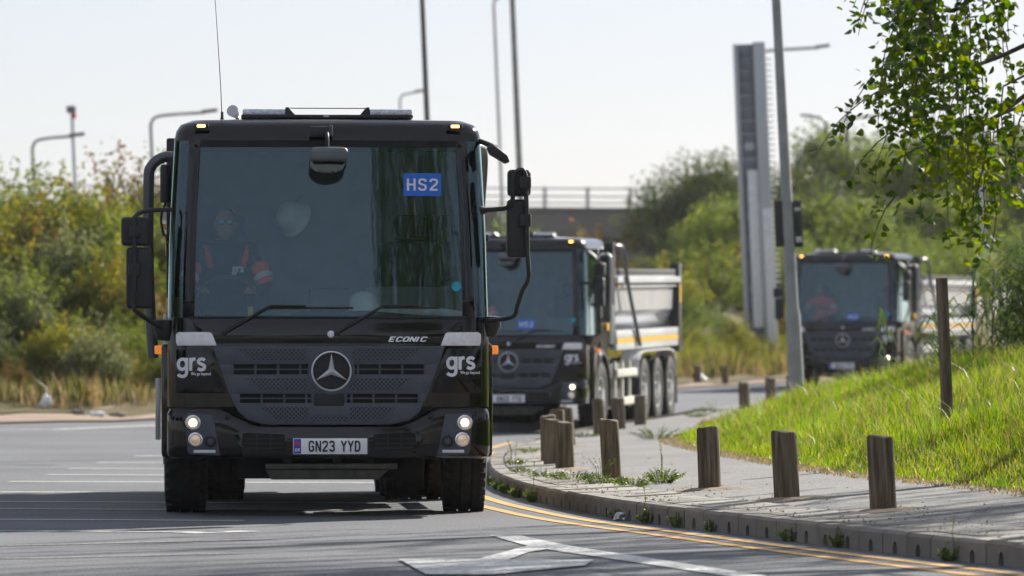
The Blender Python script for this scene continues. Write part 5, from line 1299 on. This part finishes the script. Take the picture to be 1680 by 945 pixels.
for a in [(.50, 45.9, 60, .09, .22, 'low weed mat left of the lone bollard'), (.72, 44.2, 55, .10, .20, 'broad weed tuft at the foot of the lone bollard', 5),
          (.95, 43.0, 40, .08, .16, 'flat weed just right of the lone bollard'), (1.20, 43.6, 70, .15, .15, 'tall leafy weed on the open footway', 3),
          (.30, 47.6, 30, .06, .16, 'thin weed patch on the flags below the bollard group'), (.08, 49.8, 26, .06, .10, 'small weed on the flags left of the bollard group'),
          (.02, 53.3, 30, .12, .12, 'wispy weed near the kerb nose', 3), (.22, 60.8, 26, .08, .14, 'weed on the footway behind the kerb nose'),
          (.95, 72.0, 30, .07, .22, 'blurred green weed before the middle lorry wheel'), (2.85, 84.6, 40, .08, .22, 'blurred weed beyond the bank tip', 3), (3.2, 88.5, 40, .08, .25, 'far blurred weed by the left bank bollard', 4),
          (1.75, 66.5, 60, .2, .3, 'leafy weed clump at the left tip of the grass bank')]: weed(*a)
for i, (y, n, h) in enumerate([(30.9, 26, .13), (33.2, 24, .12), (34.3, 22, .10), (36.4, 20, .10), (37.3, 22, .12), (38.2, 26, .14), (39.3, 18, .09), (44.2, 34, .16), (45.8, 28, .12), (47.2, 30, .13), (48.6, 26, .12), (50.4, 22, .10), (52.5, 24, .09)]):
    w = ['kerb weed nearest the right edge of the picture', 'bushy kerb weed below the second bollard', 'kerb weed left of the bushy one', 'kerb weed below the third bollard', 'kerb weed just right of the crumpled can', 'tall grassy kerb weed above the crumpled can', 'kerb weed touching the crumpled can',
         'largest kerb weed where the kerb bends', 'kerb weed left of the largest one', 'yellow tipped kerb weed', 'kerb weed beside the nearest front tyre', 'small kerb weed behind the front tyre', 'last kerb weed at the kerb nose'][i]
    weed(kx(y)-.03, y, n, h, .07, w, 1 if i in (0, 5, 7) else 0, prof(y)+.01)
def crumple(name, x, y, z, s, mat, label, cat='litter', seed=1, sq=(1, 1, .6)):
    bm = bmesh.new(); bmesh.ops.create_icosphere(bm, subdivisions=3, radius=1); rr = random.Random(seed)
    from mathutils import noise as mn
    for v in bm.verts:
        d = 1+.55*mn.noise(v.co*1.7+Vector((seed*3.1, 0, 0)))+.25*mn.noise(v.co*4+Vector((0, seed, 0)))
        v.co = Vector((v.co.x*d*s*sq[0], v.co.y*d*s*sq[1], v.co.z*d*s*sq[2]))
    me = bpy.data.meshes.new(name); bm.to_mesh(me); bm.free(); me.materials.append(mat); smooth(me, 25)
    o = link(name, me); o.location = (x, y, z+s*sq[2]*.7); return tag(o, label, cat)
MT['pink'] = pmat('pink wrapper', (.75, .12, .22), .5)
crumple('crumpled_can', kx(39.0)-.06, 39.0, prof(39), .042, MT['silver'], 'crumpled silver can lying against the kerb', seed=2, sq=(1.1, 1, .8))
crumple('wrapper', 2.80, 78.2, bankz(2.80, 78.2), .07, MT['pink'], 'pink wrapper at the left end of the grass bank', seed=3, sq=(1.8, 1, .5))
crumple('paper_scrap', 2.75, 75.5, bankz(2.75, 75.5), .05, MT['paper'], 'white scrap in the grass near the pink wrapper', seed=4)
x = -7.75; crumple('plastic_bag', x, vy(x)+4.2, vergez(x, vy(x)+4.2)+.05, .13, MT['paper'], 'white plastic bag in the grass of the left verge', seed=5, sq=(.7, .7, .9))
for i, (x, t, lb) in enumerate([(-7.15, 3.2, 'pale stone on the left verge nearest the white bag'), (-6.85, 2.9, 'middle pale stone on the left verge'), (-6.55, 3.0, 'pale stone on the left verge nearest the lorry')]):
    crumple('stone', x, vy(x)+t, vergez(x, vy(x)+t), .09, MT['paper'] if i == 1 else MT['concrete'], lb, 'stone', 7+i, (1.3, 1, .6))
crumple('litter_scrap', 4.35, 127, vergez(4.35, 127), .14, MT['paper'], 'white scrap between the two far verge bollards', seed=12)

# grit swept along the kerb and round the bollard feet
K = 1500; gy = NR_.uniform(28, 62, K); gx = np.array([kx(t) for t in gy])+.16+NR_.exponential(.35, K)
for i in range(7):
    m_ = NR_.integers(0, K, 60); gx[m_] = BOL[i][0]+NR_.normal(0, .16, 60); gy[m_] = BOL[i][1]+NR_.normal(0, .3, 60)
gz = np.array([footz(a, b) for a, b in zip(gx, gy)])+np.where(gx-np.array([kx(t) for t in gy]) < .62, .014, .002); gs = NR_.uniform(.004, .013, K)[:, None]
T4 = np.array([[1, 0, -.3], [-.5, .87, -.3], [-.5, -.87, -.3], [0, 0, .9]]); rot = NR_.uniform(0, 6.28, K)
V = np.stack([np.stack([gx, gy, gz], 1)+gs*np.stack([t[0]*np.cos(rot)-t[1]*np.sin(rot), t[0]*np.sin(rot)+t[1]*np.cos(rot), np.full(K, t[2])], 1) for t in T4], 1).reshape(-1, 3)
kk = np.arange(K)*4; idx = np.stack([kk, kk+1, kk+3, kk+1, kk+2, kk+3, kk+2, kk, kk+3], 1).ravel()
MT['grit'] = pmat('mixed grit', (.17, .14, .11), .9, 0, 0, .5, 5)
tag(link('grit', fast_mesh('grit', V, idx, np.full(K*3, 3), MT['grit'])), 'loose brown grit along the kerb and around the bollards', 'grit', kind='stuff')

# ------------------------------------------------------------------ in the nearest cab
def local(T, o): o.rotation_euler = T.rotation_euler; o.location = T.matrix_basis @ Vector(o.location); return o
bpy.context.view_layer.update()
def skin_body(name, joints, edges, mat, parent=None, sub=2):
    me = bpy.data.meshes.new(name); me.from_pydata([j[:3] for j in joints], edges, []); me.materials.append(mat)
    o = link(name, me, parent); md = o.modifiers.new('skin', 'SKIN'); md.use_smooth_shade = True
    for i, j in enumerate(joints):
        me.skin_vertices[0].data[i].radius = (j[3], j[4] if len(j) > 4 else j[3])
    me.skin_vertices[0].data[0].use_root = True
    ss = o.modifiers.new('subdivision', 'SUBSURF'); ss.levels = sub; ss.render_levels = sub; return o
def person(T, x, label, glasses=True, logo=True, top='navy'):
    """seated driver: hips on the seat, hands on the wheel (x is the seat centre in the cab)"""
    p = empty('person', (0, 0, 0)); p.location = T.matrix_basis @ Vector((0, 0, .12)); p.rotation_euler = T.rotation_euler
    J = [(x, 1.40, 1.32, .16, .13), (x, 1.42, 1.50, .165, .12), (x, 1.40, 1.68, .185, .12), (x, 1.36, 1.83, .12, .09), (x, 1.33, 1.92, .055, .055),
         (x+.20, 1.36, 1.80, .072), (x+.30, 1.22, 1.56, .052), (x+.19, .96, 1.53, .038),
         (x-.20, 1.36, 1.80, .072), (x-.30, 1.22, 1.56, .052), (x-.19, .96, 1.53, .038),
         (x+.11, 1.20, 1.30, .09), (x+.14, .92, 1.30, .072), (x+.14, .84, .97, .05), (x+.15, .72, .93, .042),
         (x-.11, 1.20, 1.30, .09), (x-.14, .92, 1.30, .072), (x-.14, .84, .97, .05), (x-.15, .72, .93, .042)]
    E_ = [(0, 1), (1, 2), (2, 3), (3, 4), (3, 5), (5, 6), (6, 7), (3, 8), (8, 9), (9, 10), (0, 11), (11, 12), (12, 13), (13, 14), (0, 15), (15, 16), (16, 17), (17, 18)]
    skin_body('body', J, E_, MT[top], p)
    # head: one smooth form with brow, nose, chin and ears
    bm = bmesh.new(); bmesh.ops.create_uvsphere(bm, u_segments=28, v_segments=20, radius=1)
    for v in bm.verts:
        c = v.co; n_ = c.copy(); f = max(0, -n_.y)
        w = .078*(1-.18*max(0, -n_.z)); c.x = n_.x*w; c.y = n_.y*.098; c.z = n_.z*.118
        if n_.z < -.2: c.y -= .018*f*(-n_.z)
        if abs(n_.x) < .22 and -.35 < n_.z < .15 and n_.y < 0: c.y -= .022*(1-abs(n_.x)/.22)*(1-abs(n_.z+.12)/.27 if abs(n_.z+.12) < .27 else 0)
        if abs(n_.z-.18) < .12 and .18 < abs(n_.x) < .6 and n_.y < 0: c.y += .008
        if abs(n_.x) > .93 and abs(n_.z+.05) < .3: c.x *= 1.12
        if abs(n_.z+.52) < .06 and abs(n_.x) < .3 and n_.y < 0: c.y += .006
        v.co = c+Vector((x-.01, 1.28, 2.04))
    me = bpy.data.meshes.new('head'); bm.to_mesh(me); bm.free(); me.materials.append(MT['skin']); me.shade_smooth(); hd = link('head', me, p)
    MB().lathe([(.0, .126), (.05, .116), (.080, .07), (.086, .02), (.083, -.01)], 'z', (x-.01, 1.30, 2.04), 24).build('hair', MT['hair'], hd, proj=lambda c: (c.x, c.y*1.0+max(0, (1.30-c.y))*-.05+.012, c.z))
    if glasses:
        for s in (-1, 1): MB().lathe([(0, -.004), (.022, -.003), (.028, .004)], 'y', (x-.01+s*.033, 1.178, 2.055), 16).build('sunglasses_lens', MT['shades'], hd, proj=lambda c: (c.x, c.y, 2.055+(c.z-2.055)*.75))
        tube('sunglasses_frame', [(x-.09, 1.29, 2.06), (x-.072, 1.20, 2.065), (x-.01, 1.182, 2.062), (x+.052, 1.20, 2.065), (x+.07, 1.29, 2.06)], .004, MT['ink'], hd, 6, 4)
    for s in (-1, 1):
        # hi-vis straps over the shoulders and an arm band with silver tape
        tube('hi_vis_strap', [(x+s*.15, 1.47, 1.85), (x+s*.15, 1.35, 1.865), (x+s*.14, 1.285, 1.80), (x+s*.12, 1.285, 1.72)], .026, MT['hivis'], p, 8, 4)
        sl = tube('hi_vis_sleeve', [(x+s*.245, 1.305, 1.73), (x+s*.275, 1.26, 1.65), (x+s*.30, 1.22, 1.58)], [.070, .066, .060], MT['hivis'], p, 12, 4)
        tube('reflective_band', [(x+s*.275, 1.264, 1.655), (x+s*.288, 1.243, 1.62)], [.073, .070], MT['reflect'], sl, 12)
        # hand: palm and five curled fingers on the rim
        hx = x+s*.19; JJ = [(hx, .96, 1.53, .034, .022), (hx-s*.01, .90, 1.545, .036, .022)]; EE = [(0, 1)]
        for k in range(4):
            b0 = len(JJ); fx_ = hx-s*.01+(k-1.5)*.019; ln = [.9, 1.0, .95, .8][k]
            JJ += [(fx_, .862, 1.562, .0095), (fx_, .838, 1.548-.01*ln, .009), (fx_, .846, 1.522-.008*ln, .0085)]; EE += [(1, b0), (b0, b0+1), (b0+1, b0+2)]
        b0 = len(JJ); JJ += [(hx-s*.045, .915, 1.535, .012), (hx-s*.058, .875, 1.528, .0105), (hx-s*.05, .85, 1.522, .0095)]; EE += [(0, b0), (b0, b0+1), (b0+1, b0+2)]
        skin_body('hand', JJ, EE, MT['skin'], p, 1)
    if logo: text('chest_lettering', 'grs', .085, MT['letter'], p, lambda u, v: (x+.085+u, 1.262-.0*u, 1.71+v), 0, .003, .95, .9)
    return tag(p, label, 'person')
person(truck, -.74, 'driver in dark top, orange hi-vis and mirrored sunglasses in the nearest cab')
person(truck3, -.74, 'driver in orange hi-vis behind the windscreen of the farthest lorry', True, False, 'hivis')
person(truck2, -.74, 'driver behind the windscreen of the middle lorry', True, False)
# hard hat hung on the back wall of the cab
def cab_thing(nm, T): o = empty(nm); o.location = T.location; o.rotation_euler = T.rotation_euler; return o
hh = cab_thing('hard_hat', truck)
MB().lathe([(.125, -.01), (.122, .02), (.115, .07), (.09, .12), (.05, .145), (0, .152)], 'z', (0, 0, 0), 28).build('shell', MT['hat'], hh, proj=lambda c: tuple(Matrix.Rotation(R(-58), 3, 'Y') @ Matrix.Rotation(R(35), 3, 'X') @ c + Vector((-.22, 1.80, 2.22))))
MB().lathe([(.148, -.012), (.122, .005), (.118, .0), (.14, -.02)], 'z', (0, 0, 0), 28, True).build('brim', MT['hat'], hh, proj=lambda c: tuple(Matrix.Rotation(R(-58), 3, 'Y') @ Matrix.Rotation(R(35), 3, 'X') @ Vector((c.x, c.y*1.08, c.z)) + Vector((-.22, 1.80, 2.22))))
tube('strap', [(-.16, 1.99, 2.40), (-.20, 1.92, 2.36), (-.22, 1.86, 2.27)], .003, MT['interior2'], hh, 6, 4)
tag(hh, 'white hard hat hanging at the back of the nearest cab', 'hard hat')
h2 = cab_thing('dash_hat', truck); h2.name = 'dashboard_hard_hat'
MB().lathe([(.13, .0), (.126, .03), (.115, .08), (.09, .13), (.05, .155), (0, .162)], 'z', (.26, .44, 1.49), 28).build('shell', MT['hat'], h2)
MB().lathe([(.155, -.004), (.13, .012), (.125, .008), (.15, -.01)], 'z', (.26, .44, 1.50), 28, True).build('brim', MT['hat'], h2)
tag(h2, 'white hard hat lying on the dashboard of the nearest cab', 'hard hat')
cl = cab_thing('folded_cloth', truck)
prism('cloth', [(.30, 1.475), (.98, 1.462), (.98, 1.50), (.80, 1.525), (.42, 1.535), (.32, 1.52)], .16, .44, MT['paper'], cl, .01); tag(cl, 'pale folded sheet along the dashboard of the nearest cab', 'cloth')
yt = cab_thing('permit_card', truck)
MB().box(-.59, -.55, .135, .139, 1.46, 1.53).build('card', MT['yellow'], yt, 0); tag(yt, 'small yellow permit card low in the nearest windscreen', 'card')

# ------------------------------------------------------------------ thin autumn haze
hb = MB().box(-420, 420, -90, 620, -1.6, 26).build('haze', MT['paint'], None, 0, sm=0)
hm = bpy.data.materials.new('thin haze'); hm.use_nodes = True; hn = hm.node_tree; hn.nodes.clear()
pv = hn.nodes.new('ShaderNodeVolumePrincipled'); pv.inputs['Color'].default_value = (.93, .95, 1, 1); pv.inputs['Density'].default_value = .0001; pv.inputs['Anisotropy'].default_value = .35
ho = hn.nodes.new('ShaderNodeOutputMaterial'); hn.links.new(pv.outputs[0], ho.inputs['Volume'])
hb.data.materials.clear(); hb.data.materials.append(hm); tag(hb, 'thin pale haze over the far trees', 'haze', kind='stuff')
SC.cycles.volume_bounces = 0
